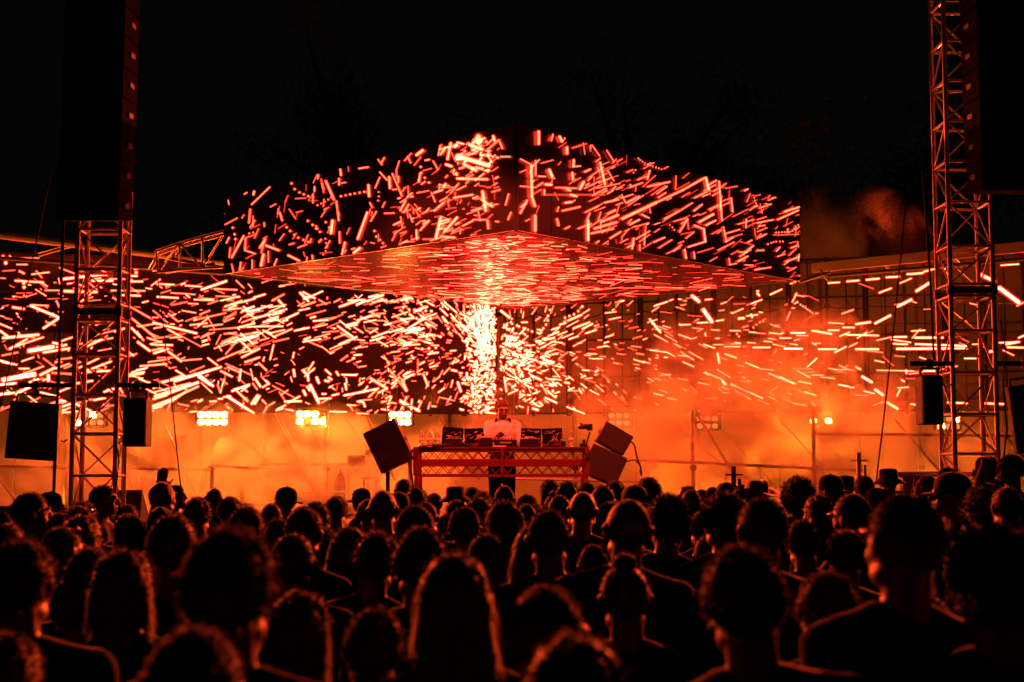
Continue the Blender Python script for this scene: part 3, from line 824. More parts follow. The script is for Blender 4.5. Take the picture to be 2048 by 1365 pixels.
# ================================================================== SCAFFOLD BEHIND
scf = thing('scaffolding', (0, 26.3, STAGE_Z), 'tube scaffolding with posts and long diagonal braces in the smoke under the screens', 'scaffolding')
def S(px, py, Y=26.3):
    return P(px, py, Y)
posts = [130, 425, 655, 905, 1010, 1150, 1385, 1560, 1628, 1720, 1840, 2010]
for i, px in enumerate(posts):
    x = P(px, 930, 26.3).x
    rod('standard', (x, 26.3, STAGE_Z), (x, 26.3, 5.4), 0.03 if px not in (1628, 425) else 0.045, 'steel', scf)
for a, b, r_ in (((-20, 932), (425, 940), .03), ((425, 932), (610, 944), .03), ((520, 930), (1150, 925), .022), ((1270, 920), (1730, 942), .03), ((1628, 868), (2040, 872), .034), ((1030, 958), (1300, 965), .02), ((600, 985), (700, 984), .015), ((1600, 800), (2048, 798), .03), ((430, 1005), (640, 1016), .03), ((1550, 655), (2048, 645), .03)):
    lowr = min(a[1], b[1]) > 835
    yy = 21.80 if lowr else 26.2
    rod('ledger', S(*a, yy), S(*b, yy), r_ * (.8 if lowr else 1), 'alu' if lowr else 'steel', scf)
for a, b, r_ in (((548, 830), (640, 1000), .03), ((556, 830), (646, 1000), .015), ((330, 850), (400, 1010), .02), ((235, 870), (268, 980), .02), ((620, 850), (660, 935), .015), ((445, 850), (545, 930), .012), ((735, 835), (790, 960), .02), ((690, 835), (735, 900), .012),
                 ((880, 835), (960, 960), .02), ((1040, 840), (1110, 930), .015), ((1395, 830), (1475, 960), .03), ((1400, 810), (1560, 985), .025), ((1630, 820), (1690, 945), .03), ((1340, 840), (1480, 960), .012), ((1560, 840), (1660, 950), .012), ((1790, 840), (1885, 950), .02), ((1690, 600), (1810, 770), .035), ((1550, 560), (1640, 640), .03), ((0, 960), (60, 1040), .03), ((2000, 860), (2060, 930), .03)):
    lowr = min(a[1], b[1]) > 826
    yy = 21.87 if lowr else 26.1
    rod('brace', S(*a, yy), S(*b, yy), r_ * (.75 if lowr else 1), 'alu' if lowr else 'steel', scf)
for px, top in ((425, 938), (1385, 820), (1628, 815), (655, 925), (1150, 925)):
    x = P(px, 930, 21.93).x
    rod('standard', (x, 21.93, STAGE_Z), (x, 21.93, P(px, top, 21.93).z), .032 if px != 655 else .014, 'steel', scf)
    bar('coupler', (x, 21.86, P(px, 936, 21.9).z), (0.09, 0.12, 0.08), 'darksteel', scf)
for px in posts:
    x = P(px, 930, 26.3).x
    bar('coupler', (x, 26.24, P(px, 935, 26.3).z), (0.11, 0.14, 0.09), 'darksteel', scf)

# ================================================================== ROOF BEAMS
rb = thing('roof_beam', P(220, 500, 22.8), 'long braced beam running down from the left edge to the canopy corner', 'beam')
a, b = P(-60, 464, 21.6), P(452, 527, 24.0)
rod('beam_tube', a, b, 0.055, 'beam', rb, 14)
a2, b2 = P(-60, 512, 21.6), P(452, 548, 24.0)
rod('lower_tube', a2, b2, 0.03, 'darksteel', rb)
for t0, t1 in ((.10, .0), (.27, .4), (.52, .4), (.52, .66), (.93, .66), (.93, 1.0)):
    pass
for p0, p1 in (((78, 511), (145, 491)), ((165, 497), (200, 545)), ((330, 545), (430, 528)), ((340, 518), (440, 535)), ((355, 500), (340, 520)), ((300, 540), (320, 505))):
    rod('beam_brace', P(*p0, 23.0), P(*p1, 23.0), 0.03, 'beam', rb)
rb2 = thing('roof_beam', P(1840, 515, 22.8), 'flat pale beam sloping up from the right canopy corner to the frame edge', 'beam')
a, b = P(1625, 537, 24.0), P(2120, 487, 21.4)
q = (b - a).to_track_quat('X', 'Z')
bar('beam_tube', (a + b) / 2, ((b - a).length, 0.08, 0.16), 'beam', rb2, q, bev=0.02)
rod('lower_tube', P(1625, 556, 24.0), P(2120, 512, 21.4), 0.03, 'darksteel', rb2)
for p0, p1 in (((1640, 540), (1660, 565)), ((1600, 565), (1660, 545)), ((1760, 525), (1790, 545)), ((1900, 512), (1925, 535))):
    rod('beam_brace', P(*p0, 23.6), P(*p1, 23.6), 0.025, 'beam', rb2)
# lattice truss that reaches the canopy's left corner
lt = thing('lattice_truss', P(385, 500, 21), 'short lattice truss poking out behind the left corner of the canopy', 'truss')
tops = [(312, 503), (360, 487), (405, 474), (452, 462), (520, 450), (600, 440)]
bots = [(316, 545), (360, 540), (405, 537), (452, 534), (520, 530), (600, 525)]
for k in range(5):
    Y0, Y1 = 22.2 - k * .3, 21.9 - k * .3
    rod('chord', P(*tops[k], Y0), P(*tops[k + 1], Y1), .022, 'beam', lt)
    rod('chord', P(*bots[k], Y0), P(*bots[k + 1], Y1), .022, 'beam', lt)
    rod('upright', P(*tops[k], Y0), P(*bots[k], Y0), .018, 'beam', lt)
    if k % 2:
        rod('brace', P(*tops[k], Y0), P(*bots[k + 1], Y1), .015, 'beam', lt)
    else:
        rod('brace', P(*bots[k], Y0), P(*tops[k + 1], Y1), .015, 'beam', lt)
    rod('chord', P(tops[k][0], tops[k][1] + 8, Y0 + .5), P(tops[k + 1][0], tops[k + 1][1] + 8, Y1 + .5), .018, 'beam', lt)

# ================================================================== TRUSS TOWERS
def tower(x0, x1, Y, D, top, label, joints, zlist):
    t = thing('truss_tower', ((x0 + x1) / 2, Y + D / 2, 0), label, 'truss tower')
    c = [(x0, Y), (x1, Y), (x1, Y + D), (x0, Y + D)]
    for (x, y) in c:
        rod('chord', (x, y, 0.04), (x, y, top), 0.025, 'alu', t, 14)
        bar('base_plate', (x, y, 0.02), (0.2, 0.2, 0.04), 'steel', t)
    for k in range(len(zlist)):
        z = zlist[k]
        for i in range(4):
            (xa, ya), (xb, yb) = c[i], c[(i + 1) % 4]
            rod('rung', (xa, ya, z), (xb, yb, z), 0.016, 'alu', t)
            if k + 1 < len(zlist):
                z2 = zlist[k + 1]
                if z2 - z < 0.2:
                    continue
                flip = (k + i) % 2
                pa, pb = ((xa, ya, z), (xb, yb, z2)) if flip else ((xb, yb, z), (xa, ya, z2))
                pa, pb = Vector(pa), Vector(pb)
                rod('brace', lerp(pa, pb, .04), lerp(pa, pb, .96), 0.010, 'alu', t)
    for z in joints:
        for (x, y) in c:
            bar('coupling', (x, y, z), (0.07, 0.07, 0.09), 'darksteel', t)
        bar('joint_plate', ((x0 + x1) / 2, Y - .004, z), (x1 - x0 - .05, 0.012, 0.07), 'darksteel', t)
    return t


TY = 14.3
def zpx(py, Y=TY):
    return P(1024, py, Y).z
def xpx(px, Y=TY):
    return P(px, 800, Y).x
zl = [zpx(v) for v in (1290, 1210, 1130, 1035, 952, 868, 790, 709, 640, 607, 539, 458)] + [zpx(458) + .4 * k for k in range(1, 9)]
twl = tower(xpx(147), xpx(233), TY, .34, 8.6, 'aluminium box truss tower standing in the crowd at the left of the stage', [zpx(623), zpx(1170)], zl)
zl = [zpx(v) for v in (1240, 1160, 1075, 990, 908, 829, 745, 661, 592, 568, 492, 404)] + [zpx(404) + .42 * k for k in range(1, 9)]
twr = tower(xpx(1907), xpx(1993), TY, .44, 8.6, 'aluminium box truss tower with red lit tubes at the right of the stage', [zpx(580), zpx(1120)], zl)
for t, a, b, py in ((twl, 38, 147, 771), (twl, 233, 318, 771), (twr, 1820, 1907, 728), (twr, 1993, 2090, 728)):
    rod('outrigger_pole', P(a, py, TY - .05), P(b, py, TY - .05), 0.026, 'black', t)

# ---- line arrays
def line_array(cx, w_, Y, zb, nbox, label, curve, dirn):
    t = thing('line_array', (cx, Y, zb), label, 'line array speaker', 'hanging line arrays')
    z = zb
    hgt = 0.30
    y = Y
    for k in range(nbox):
        ang = R(max(0, (9 - k * 1.6)) * curve)
        rot = Matrix.Rotation(ang, 3, 'X') @ Matrix.Rotation(R(dirn), 3, 'Z')
        c = Vector((cx, y, z + hgt / 2))
        mb = MB()
        mb.box((0, 0, 0), (w_, 0.45, hgt - .012), bev=0.012)
        sub = link('cabinet', mb.mesh('cabinet', 'array'), t, Matrix.LocRotScale(c, rot.to_quaternion(), None))
        bar('side_bracket', c + rot @ Vector((w_ / 2 + .012, 0, 0)), (0.02, 0.12, 0.05), 'black', t, rot)
        bar('side_bracket', c + rot @ Vector((-w_ / 2 - .012, 0, 0)), (0.02, 0.12, 0.05), 'black', t, rot)
        z += hgt * math.cos(ang)
        y += hgt * math.sin(ang) * 0.6
    bar('flying_frame', (cx, y, z + .06), (w_, .6, .1), 'black', t)
    rod('chain', (cx, y, z + .1), (cx, y, z + 2.0), .02, 'darksteel', t)
    return t


YA = 13.5
x0, x1 = P(128, 400, YA).x, P(252, 400, YA).x
line_array((x0 + x1) / 2, x1 - x0, YA, P(190, 443, YA).z, 9, 'black line array speaker hanging in front of the left truss tower', 1.0, -3)
x0, x1 = P(1946, 300, YA).x, P(2078, 300, YA).x
line_array((x0 + x1) / 2, x1 - x0, YA, P(2000, 386, YA).z, 9, 'black line array speaker hanging beside the right truss tower', .6, 3)

# ---- small hanging cabinets
def hung(px0, py0, px1, py1, Y, depth, rz, rx, label, pole_py, hook_px):
    a, b = P(px0, py0, Y), P(px1, py1, Y)
    c = (a + b) / 2
    w_, h_ = abs(b.x - a.x), abs(a.z - b.z)
    t = thing('hanging_speaker', c, label, 'speaker', 'cabinets hung from the tower poles')
    rot = (Matrix.Rotation(R(rz), 3, 'Z') @ Matrix.Rotation(R(rx), 3, 'Y')).to_quaternion()
    m4 = Matrix.LocRotScale(c, rot, None)
    link('cabinet', MB().box((0, 0, 0), (w_, depth, h_), bev=.01).mesh('cabinet', 'black'), t, m4)
    link('grille', MB().box((0, -depth / 2 - .006, 0), (w_ * .94, .012, h_ * .95)).mesh('grille', 'grille'), t, m4)
    hk = P(hook_px, pole_py, Y)
    bar('clamp', hk, (.06, .09, .09), 'black', t)
    yk = MB()
    top = h_ / 2
    yk.box((0, 0, top + .075), (w_ * .8, .05, .02))
    yk.box((-w_ * .4, 0, top + .03), (.02, .05, .09))
    yk.box((w_ * .4, 0, top + .03), (.02, .05, .09))
    link('yoke', yk.mesh('yoke', 'black'), t, m4)
    rod('drop_rod', hk, m4 @ Vector((0, 0, top + .08)), .012, 'black', t)
    return t


hung(23, 806, 113, 920, 14.2, .34, 12, 4, 'large tilted black speaker hanging left of the left tower', 771, 72)
hung(254, 797, 297, 894, 14.2, .25, 0, 0, 'narrow black speaker hanging just right of the left tower', 771, 275)
hung(1836, 752, 1881, 850, 14.2, .25, 0, 0, 'narrow black speaker hanging just left of the right tower', 728, 1857)
hung(2022, 770, 2110, 905, 14.2, .34, -14, -6, 'large black speaker cut off by the right edge of the frame', 728, 2050)

# ---- guy ropes
def rope(a, b, r_, label, Y0=13.9, Y1=13.9, grp=None):
    p0, p1 = P(*a, Y0), P(*b, Y1)
    mid = (p0 + p1) / 2 + Vector((0.01, 0, -0.03))
    o = MB().path([p0, lerp(p0, mid, .5) + Vector((0, 0, -.01)), mid, lerp(mid, p1, .5) + Vector((0, 0, -.01)), p1], r_, 6).build('rope', 'rubber', None, True)
    return tag(o, label, 'rope')


rope((112, 290), (-20, 905), .008, 'thin slanting guy rope at the far left edge')
rope((128, 400), (104, 1060), .016, 'thick black cable dropping beside the left tower')
rope((316, 560), (364, 1000), .007, 'thin dark wire slanting down right of the left tower')
rope((1812, 400), (1753, 960), .008, 'dark slanting cable left of the right tower')
rope((1845, 330), (1868, 720), .012, 'faint dark cable close against the right tower')

for pts, lb in (([(256, 872), (246, 878), (238, 888), (233, 884), (228, 893)], 'short lead sagging from the narrow left speaker to the left tower'),
                ([(230, 884), (236, 905), (238, 925), (235, 950), (230, 990)], 'black lead taped down the inner leg of the left tower'),
                ([(122, 882), (128, 884), (135, 879)], 'stub of lead between the big tilted speaker and the left tower'),
                ([(2000, 640), (2012, 700), (2006, 770), (2014, 860), (2003, 950)], 'black lead hanging down the outer leg of the right tower'),
                ([(1880, 760), (1893, 775), (1905, 768)], 'short lead from the narrow right speaker to the right tower')):
    q_ = [P(a_, b_, 14.15) for a_, b_ in pts]
    tag(MB().path(q_, .008, 6).build('cable', 'rubber', None, True), lb, 'cable')
# ================================================================== DJ TABLE
TBY = 17.0
def T(px, py, Y=TBY):
    return P(px, py, Y)
xa, xb = T(828, 900).x, T(1178, 900).x
zt = T(1000, 894).z
tb = thing('dj_table', ((xa + xb) / 2, TBY + .4, STAGE_Z), 'red steel truss DJ table with lattice rails standing on the stage', 'DJ table')
D = 0.8
bar('table_top', ((xa + xb) / 2, TBY + D / 2, zt - .012), (xb - xa + .02, D + .02, .024), 'redtruss', tb, bev=.02)
def railz(py):
    return T(1000, py).z
for yy in (TBY + .02, TBY + D - .02):
    for p0, p1 in ((896, 903.5), (918, 933), (948.5, 954)):
        z0, z1 = railz(p1), railz(p0)
        bar('rail', ((xa + xb) / 2, yy, (z0 + z1) / 2 - .004), (xb - xa - .02, .035, z1 - z0), 'redtruss', tb, bev=.03)
    for pa, pb in ((904, 918), (933.5, 948)):
        z0, z1 = railz(pb), railz(pa)
        nz = 28
        for i in range(nz):
            u0, u1 = i / nz, (i + 1) / nz
            za_, zb_ = (z0, z1) if i % 2 else (z1, z0)
            rod('lattice_bar', (lerp(xa + .05, xb - .05, u0), yy, za_), (lerp(xa + .05, xb - .05, u1), yy, zb_), .0055, 'redtruss', tb, 8)
    for px in (831, 1004, 1175):
        wv = .055 if px != 1004 else .03
        x = T(px, 900).x
        bar('upright', (x, yy - .008, (railz(896) + railz(952)) / 2), (wv, .05, railz(896) - railz(953)), 'redtruss', tb)
    for px in (833, 1172):
        x = T(px, 900).x
        bar('leg', (x, yy, (railz(952) + STAGE_Z) / 2), (.05, .05, railz(952) - STAGE_Z), 'redtruss', tb)

ZT_ = zt + .001
def gear(name, px0, px1, h, y, d, label, cat, m='plastic'):
    x0, x1 = T(px0, 890).x, T(px1, 890).x
    t = thing(name, ((x0 + x1) / 2, y, ZT_), label, cat)
    bar('case', ((x0 + x1) / 2, y, ZT_ + h / 2), (x1 - x0, d, h), m, t, bev=.06)
    return t, x0, x1


def knobs(t, x0, x1, y0, y1, z, nx, ny, r=.010, h=.022, m='knob'):
    for i in range(nx):
        for j in range(ny):
            MB().lathe([(r, 0), (r * .9, h * .8), (r * .6, h)], (lerp(x0, x1, (i + .5) / nx), lerp(y0, y1, (j + .5) / ny), z), 10).build('knob', m, t, True)


t, a, b_ = gear('mixer', 988, 1034, .09, 17.30, .38, 'black DJ mixer with rows of knobs under the hands of the DJ', 'mixer')
knobs(t, a + .015, b_ - .015, 17.13, 17.48, ZT_ + .09, 7, 5)
bar('meter_strip', ((a + b_) / 2, 17.105, ZT_ + .05), ((b_ - a) * .5, .004, .02), 'knob', t)
def player(px0, px1, y, label):
    t, a, b_ = gear('media_player', px0, px1, .10, y, .38, label, 'media player')
    MB().lathe([(.085, 0), (.083, .012), (.07, .016)], ((a + b_) / 2, y - .05, ZT_ + .10), 24).build('jog_wheel', 'gloss', t, True)
    bar('display', ((a + b_) / 2, y + .12, ZT_ + .112), (.13, .08, .01), 'gloss', t, Matrix.Rotation(R(12), 3, 'X'))
    knobs(t, a + .01, a + .05, y - .15, y + .1, ZT_ + .10, 1, 4, .008, .012)
    return t
player(948, 984, 17.28, 'black media player directly left of the mixer')
player(1040, 1078, 17.28, 'black media player directly right of the mixer')
t, a, b_ = gear('effects_box', 890, 924, .10, 17.20, .3, 'black effects box with tangled leads on the left end of the DJ table', 'effects box')
knobs(t, a + .02, b_ - .02, 17.08, 17.30, ZT_ + .10, 4, 3)
t, a, b_ = gear('effects_box', 1098, 1132, .07, 17.22, .28, 'low black effects box with red label near the right end of the DJ table', 'effects box')
bar('red_label', ((a + b_) / 2, 17.076, ZT_ + .03), (.09, .004, .03), 'redtruss', t)
knobs(t, a + .02, b_ - .02, 17.1, 17.32, ZT_ + .07, 3, 2)
t, a, b_ = gear('turntable_tray', 862, 940, .035, 17.45, .4, 'flat black tray under the gear at the left end of the DJ table', 'tray')
t, a, b_ = gear('power_strip', 938, 962, .04, 17.06, .07, 'small box with red front lying below the left media player', 'power strip')
bar('red_label', ((a + b_) / 2, 17.022, ZT_ + .02), (.08, .004, .03), 'redtruss', t)
t, a, b_ = gear('paper_note', 985, 1012, .012, 17.05, .09, 'pale sheet of paper lying in front of the mixer', 'paper', 'label')
for p0, label in ((958, 'white card standing left of the mixer on the DJ table'),):
    t = thing('card', (T(972, 880).x, 17.1, ZT_), label, 'card')
    bar('card_face', (T(973, 880).x, 17.12, ZT_ + .125), (T(989, 880).x - T(964, 880).x, .1, .006), 'label', t)

# small flat screens at the back edge of the table
for i, (p0, p1, y0_, rx, label) in enumerate(((884, 926, 855, 4, 'leftmost of the four dark screens on the DJ table'), (929, 968, 857, -2, 'second dark screen from the left, beside the right arm of the DJ'), (1041, 1082, 857, 2, 'dark screen just right of the DJ, third from the left'), (1084, 1125, 857, -3, 'rightmost of the four dark screens on the DJ table'))):
    y = 17.72
    a, b_ = P(p0, y0_, y), P(p1, 892, y)
    c = (a + b_) / 2
    c.z = (a.z + ZT_) / 2
    t = thing('monitor', (c.x, y, ZT_), label, 'monitor', 'dark screens along the DJ table')
    hz = a.z - ZT_
    rot = Matrix.Rotation(R(rx), 3, 'Y')
    bar('housing', c, (b_.x - a.x, .03, hz), 'gloss', t, rot, bev=.03)
    bar('bezel', c + Vector((0, -.018, 0)), (b_.x - a.x - .03, .006, hz - .03), 'gloss', t, rot, bev=.03)
    bar('foot', Vector((c.x, y + .06, ZT_ + .01)), (.16, .14, .02), 'plastic', t)
    surf = (lambda Y_: (lambda px, py, lift: P(px, py, Y_ - lift * .2)))(y - .03)
    s_ = Streaks(surf, clipper([(p0 + 2, y0_ + 3), (p1 - 2, y0_ + 3), (p1 - 2, 880), (p0 + 2, 880)]))
    rnd.seed(50 + i)
    sprinkle(s_, 12, (p0, p1), (860, 880), pick((1, 12, 12), (0, 0, 1)), (3, 10), (1.0, 1.9), (.1, .5))
    s_.build(t)

# cables on the table
def cable(pts, r_, label, m='rubber'):
    o = MB().path(pts, r_, 6).build('cable', m, None, True)
    return tag(o, label, 'cable')
def curve(pts, n_=8):
    pts = [Vector(p) for p in pts]
    out = []
    for i in range(len(pts) - 1):
        p0, p1, p2, p3 = pts[max(0, i - 1)], pts[i], pts[i + 1], pts[min(len(pts) - 1, i + 2)]
        for k in range(n_):
            t = k / n_
            out.append(.5 * ((2 * p1) + (-p0 + p2) * t + (2 * p0 - 5 * p1 + 4 * p2 - p3) * t * t + (-p0 + 3 * p1 - 3 * p2 + p3) * t ** 3))
    return out + [pts[-1]]
cable(curve([T(1052, 888, 17.1), T(1066, 884, 17.1), T(1080, 886, 17.1), T(1092, 891, 17.1), T(1102, 885, 17.1)]), .007, 'pale lead looping over the right half of the DJ table', 'redtruss')
cable(curve([T(1108, 890, 17.1), T(1115, 870, 17.2), T(1121, 866, 17.2), T(1124, 880, 17.2), T(1118, 889, 17.1)]), .005, 'thin curled lead standing up at the right effects box', 'redtruss')
cable(curve([T(905, 889, 17.0), T(880, 891, 16.98), T(850, 893, 16.97), T(826, 899, 16.95), T(818, 915, 16.95), T(820, 940, 16.95), T(827, 975, 16.95)]), .009, 'thick black lead running off the left end of the DJ table to the floor')
cable(curve([T(860, 891, 16.98), T(838, 894, 16.97), T(824, 905, 16.94), T(822, 930, 16.94), T(829, 985, 16.94)]), .007, 'second black lead hanging in a bow at the left table leg')
cable(curve([T(925, 890, 17.0), T(932, 876, 17.1), T(928, 868, 17.1), T(920, 872, 17.1), T(924, 886, 17.0), T(940, 892, 16.98)]), .007, 'black lead coiled over the effects box at the left of the table')

# bottles
def bottle(px, py_top, y, label):
    x = T(px, 880, y).x
    ztop = T(px, py_top, y).z
    h = max(.2, ztop - ZT_)
    t = thing('water_bottle', (x, y, ZT_), label, 'bottle')
    r_ = .033
    MB().lathe([(r_ * .85, 0), (r_, .01), (r_, h * .25), (r_ * .93, h * .28), (r_, h * .32), (r_, h * .62), (r_ * .7, h * .78), (.013, h * .88), (.013, h * .93)], (x, y, ZT_), 16).build('body', 'bottle', t, True)
    MB().lathe([(.016, h * .92), (.016, h), (.012, h * 1.005)], (x, y, ZT_), 12).build('cap', 'label', t, True)
    MB().lathe([(r_ + .001, h * .36), (r_ + .001, h * .56)], (x, y, ZT_), 16).build('sticker', 'label', t, True)
bottle(843, 866, 17.5, 'leftmost clear water bottle on the left end of the DJ table')
bottle(860, 865, 17.6, 'middle one of the three clear water bottles at the left table end')
bottle(875, 866, 17.55, 'clear water bottle closest to the leftmost dark screen')
bottle(1142, 867, 17.5, 'single clear water bottle at the right end of the DJ table')

# camera on a clamp arm
x = T(1176, 860).x
cam_t = thing('video_camera', (x, 17.2, zt), 'small video camera with a long lens on a black arm at the right table end', 'camera')
bar('camera_body', T(1179, 855, 17.2), (.07, .07, .08), 'plastic', cam_t)
MB().tube(T(1177, 854, 17.2), T(1160, 853, 17.1), .03, .038, 16).build('lens', 'plastic', cam_t, True)
rod('arm', T(1180, 864, 17.2), T(1173, 888, 17.2), .010, 'black', cam_t)
rod('arm', T(1173, 888, 17.2), T(1178, 905, 16.96), .012, 'black', cam_t)
bar('clamp', T(1167, 892, 17.1), (.09, .06, .06), 'black', cam_t)
bar('clamp', T(1176, 912, 16.95), (.05, .06, .07), 'black', cam_t)
MB().lathe([(.02, -.03), (.02, .03)], T(1168, 885, 17.05), 10).build('knob', 'black', cam_t)

# ================================================================== STAGE MONITORS, CLUTTER
def tilted(name, cx, cy_, w_px, h_px, Y, dep, ang, label, group=None, m='black', legs=True):
    c = P(cx, cy_, Y)
    w_, h_ = w_px / FPX * Y, h_px / FPX * Y
    t = thing(name, (c.x, c.y, STAGE_Z), label, 'speaker', group)
    rot = Matrix.Rotation(R(ang), 3, 'Y').to_quaternion()
    m4 = Matrix.LocRotScale(c, rot, None)
    link('cabinet', MB().box((0, 0, 0), (w_, dep, h_), bev=.012).mesh('cabinet', m), t, m4)
    link('grille', MB().box((0, -dep / 2 - .006, 0), (w_ * .93, .01, h_ * .9)).mesh('grille', 'grille'), t, m4)
    for sx in (-1, 1):
        link('handle', MB().box((sx * (w_ / 2 + .006), 0, 0), (.012, .16, .05)).mesh('handle', 'rubber'), t, m4)
    return t, m4, w_, h_


tilted('stage_speaker', 1227, 878, 62, 44, 18.6, .5, 30, 'upper tilted black speaker right of the DJ table')
tb2, m4, w_, h_ = tilted('stage_speaker', 1206, 931, 74, 62, 18.5, .55, 24, 'lower tilted black speaker in smoke right of the DJ table')
for sx in (-1, 1):
    p = m4 @ Vector((sx * w_ * .35, 0, -h_ / 2))
    rod('stand_leg', p, (p.x, p.y, STAGE_Z), .03, 'black', tb2)
p = P(1243, 900, 18.5)
rod('strut', P(1243, 896, 18.5), P(1240, 912, 18.5), .02, 'black', tb2)
tb3, m4, w_, h_ = tilted('stage_speaker', 779, 893, 70, 88, 21.0, .55, -26, 'tilted dark speaker stack half hidden in smoke left of the DJ table')
for sx in (-1, 1):
    p = m4 @ Vector((sx * w_ * .35, 0, -h_ / 2))
    rod('stand_leg', p, (p.x, p.y, STAGE_Z), .03, 'black', tb3)
cable(curve([P(1259, 883, 18.5), P(1268, 890, 18.5), P(1274, 915, 18.5), P(1281, 935, 18.5), P(1283, 952, 18.5), P(1280, 940, 18.5)]), .012, 'black lead looping down behind the tilted speaker at the right')
cable(curve([P(1245, 920, 18.4), P(1254, 923, 18.4), P(1270, 921, 18.4), P(1282, 934, 18.4)]), .010, 'black lead running sideways from the lower tilted speaker')

# gas cylinder
x = P(680, 960, 21.9)
gz = STAGE_Z
t = thing('gas_cylinder', (x.x, 21.9, gz), 'rounded red gas cylinder standing in the smoke at the left of the stage', 'gas cylinder')
H_ = P(680, 944, 21.9).z - gz
MB().lathe([(.08, 0), (.085, .02), (.085, H_ * .8), (.075, H_ * .88), (.04, H_ * .96), (.02, H_)], (x.x, 21.9, gz), 20).build('body', 'redcase', t, True)
MB().lathe([(.087, H_ * .55), (.087, H_ * .72)], (x.x, 21.9, gz), 20).build('dark_band', 'black', t, True)
MB().lathe([(.02, H_), (.02, H_ + .05)], (x.x, 21.9, gz), 10).build('valve', 'steel', t, True)
MB().path([(x.x - .06, 21.9, H_ + gz + .06), (x.x, 21.88, H_ + gz + .09), (x.x + .07, 21.9, H_ + gz + .11)], .01).build('lever', 'black', t, True)
# fog machine on a crate and a folding stand
t = thing('fog_machine', P(716, 925, 22.0), 'boxy fog machine on a metal stand in the smoke beside the gas cylinder', 'fog machine')
bar('case', P(716, 921, 22.0), (.30, .35, .17), 'steel', t)
bar('front_plate', P(712, 914, 21.8), (.16, .02, .05), 'label', t)
for a_, b_ in (((697, 928), (697, 985)), ((735, 928), (735, 985)), ((702, 930), (712, 945)), ((712, 945), (722, 930))):
    rod('stand_leg', P(*a_, 22.0), P(*b_, 22.0), .012, 'steel', t)
t = thing('side_table', P(742, 960, 22.05), 'low square table carrying a lamp stand in the smoke left of the DJ table', 'side table')
bar('table_top', P(740, 957, 22.05), (.26, .3, .03), 'deck', t)
for px in (728, 752):
    rod('leg', P(px, 958, 22.05), (P(px, 958, 22.05).x, 22.05, STAGE_Z), .015, 'darksteel', t)
rod('lamp_stand', P(737, 955, 22.05), P(737, 915, 22.05), .01, 'steel', t)
bar('lamp_head', P(737, 907, 22.05), (.1, .1, .12), 'darksteel', t)
# small sign plates on the scaffold
for px, py, Y_, lb in ((1385, 893, 26.0, 'small pinkish sheet fixed to a scaffold post at the right of the stage'), (663, 905, 26.0, 'small pale sheet fixed to a thin scaffold post behind the gas cylinder')):
    t = thing('notice_sheet', P(px, py, Y_), lb, 'notice')
    bar('sheet', P(px, py, Y_), (.17, .01, .27), 'label', t)
    for dz in (-.12, .12):
        bar('tie', P(px, py, Y_ + .03) + Vector((0, 0, dz)), (.05, .04, .02), 'rubber', t)
# wedge monitors along the stage front
def wedge(px0, px1, py0, label):
    Y = 15.4
    x0, x1 = P(px0, 1000, Y).x, P(px1, 1000, Y).x
    top = P(px0, py0, Y).z
    h = top - STAGE_Z
    t = thing('wedge_monitor', ((x0 + x1) / 2, Y, STAGE_Z), label, 'stage monitor')
    mb = MB()
    pr = [(Y - .25, STAGE_Z), (Y + .25, STAGE_Z), (Y + .25, STAGE_Z + h * .45), (Y - .12, STAGE_Z + h)]
    vs = [(x0, y, z) for y, z in pr] + [(x1, y, z) for y, z in pr]
    mb.add(vs, [(0, 3, 2, 1), (4, 5, 6, 7), (0, 1, 5, 4), (1, 2, 6, 5), (2, 3, 7, 6), (3, 0, 4, 7)])
    mb.build('cabinet', 'black', t)
    for x in (x0, x1):
        bar('handle', (x, Y, STAGE_Z + h * .35), (.03, .14, .05), 'rubber', t)
wedge(-10, 34, 1012, 'black wedge monitor at the far left end of the stage front')
wedge(232, 290, 980, 'black wedge monitor on the stage front between left tower and raised hands')
wedge(1800, 1838, 954, 'black wedge monitor on the stage front near the right tower')
# stub posts of the crowd barrier
for px, py, lb, m_ in ((1467, 933, 'short black tube with cross pin sticking up right of centre above the crowd', 'black'), (1717, 905, 'pale steel tube with cross pins sticking up by the right tower', 'alu')):
    Y = 14.6
    p = P(px, py, Y)
    t = thing('barrier_post', (p.x, Y, 0), lb, 'post')
    rod('tube', (p.x, Y, 0), (p.x, Y, p.z), .024, m_, t, 12)
    rod('cross_pin', (p.x - .085, Y - .03, p.z - .085), (p.x + .085, Y - .03, p.z - .085), .008, m_, t)
    rod('stub', (p.x + .06, Y, p.z - .3), (p.x + .06, Y, p.z - .13), .018, m_, t)
t = thing('crowd_barrier', P(1850, 955, 14.7), 'steel crowd barrier with a lit top rail in front of the right tower', 'barrier')
rod('top_rail', P(1760, 950, 14.7), P(1975, 948, 14.7), .03, 'alu', t)
rod('mid_rail', P(1760, 985, 14.7), P(1975, 983, 14.7), .015, 'darksteel', t)
bar('panel', (P(1868, 960, 14.74).x, 14.74, .75), (1.05, .02, 1.3), 'skirt', t)
for px in (1765, 1830, 1900, 1970):
    rod('upright', (P(px, 950, 14.7).x, 14.7, 0), P(px, 950, 14.7), .018, 'darksteel', t)

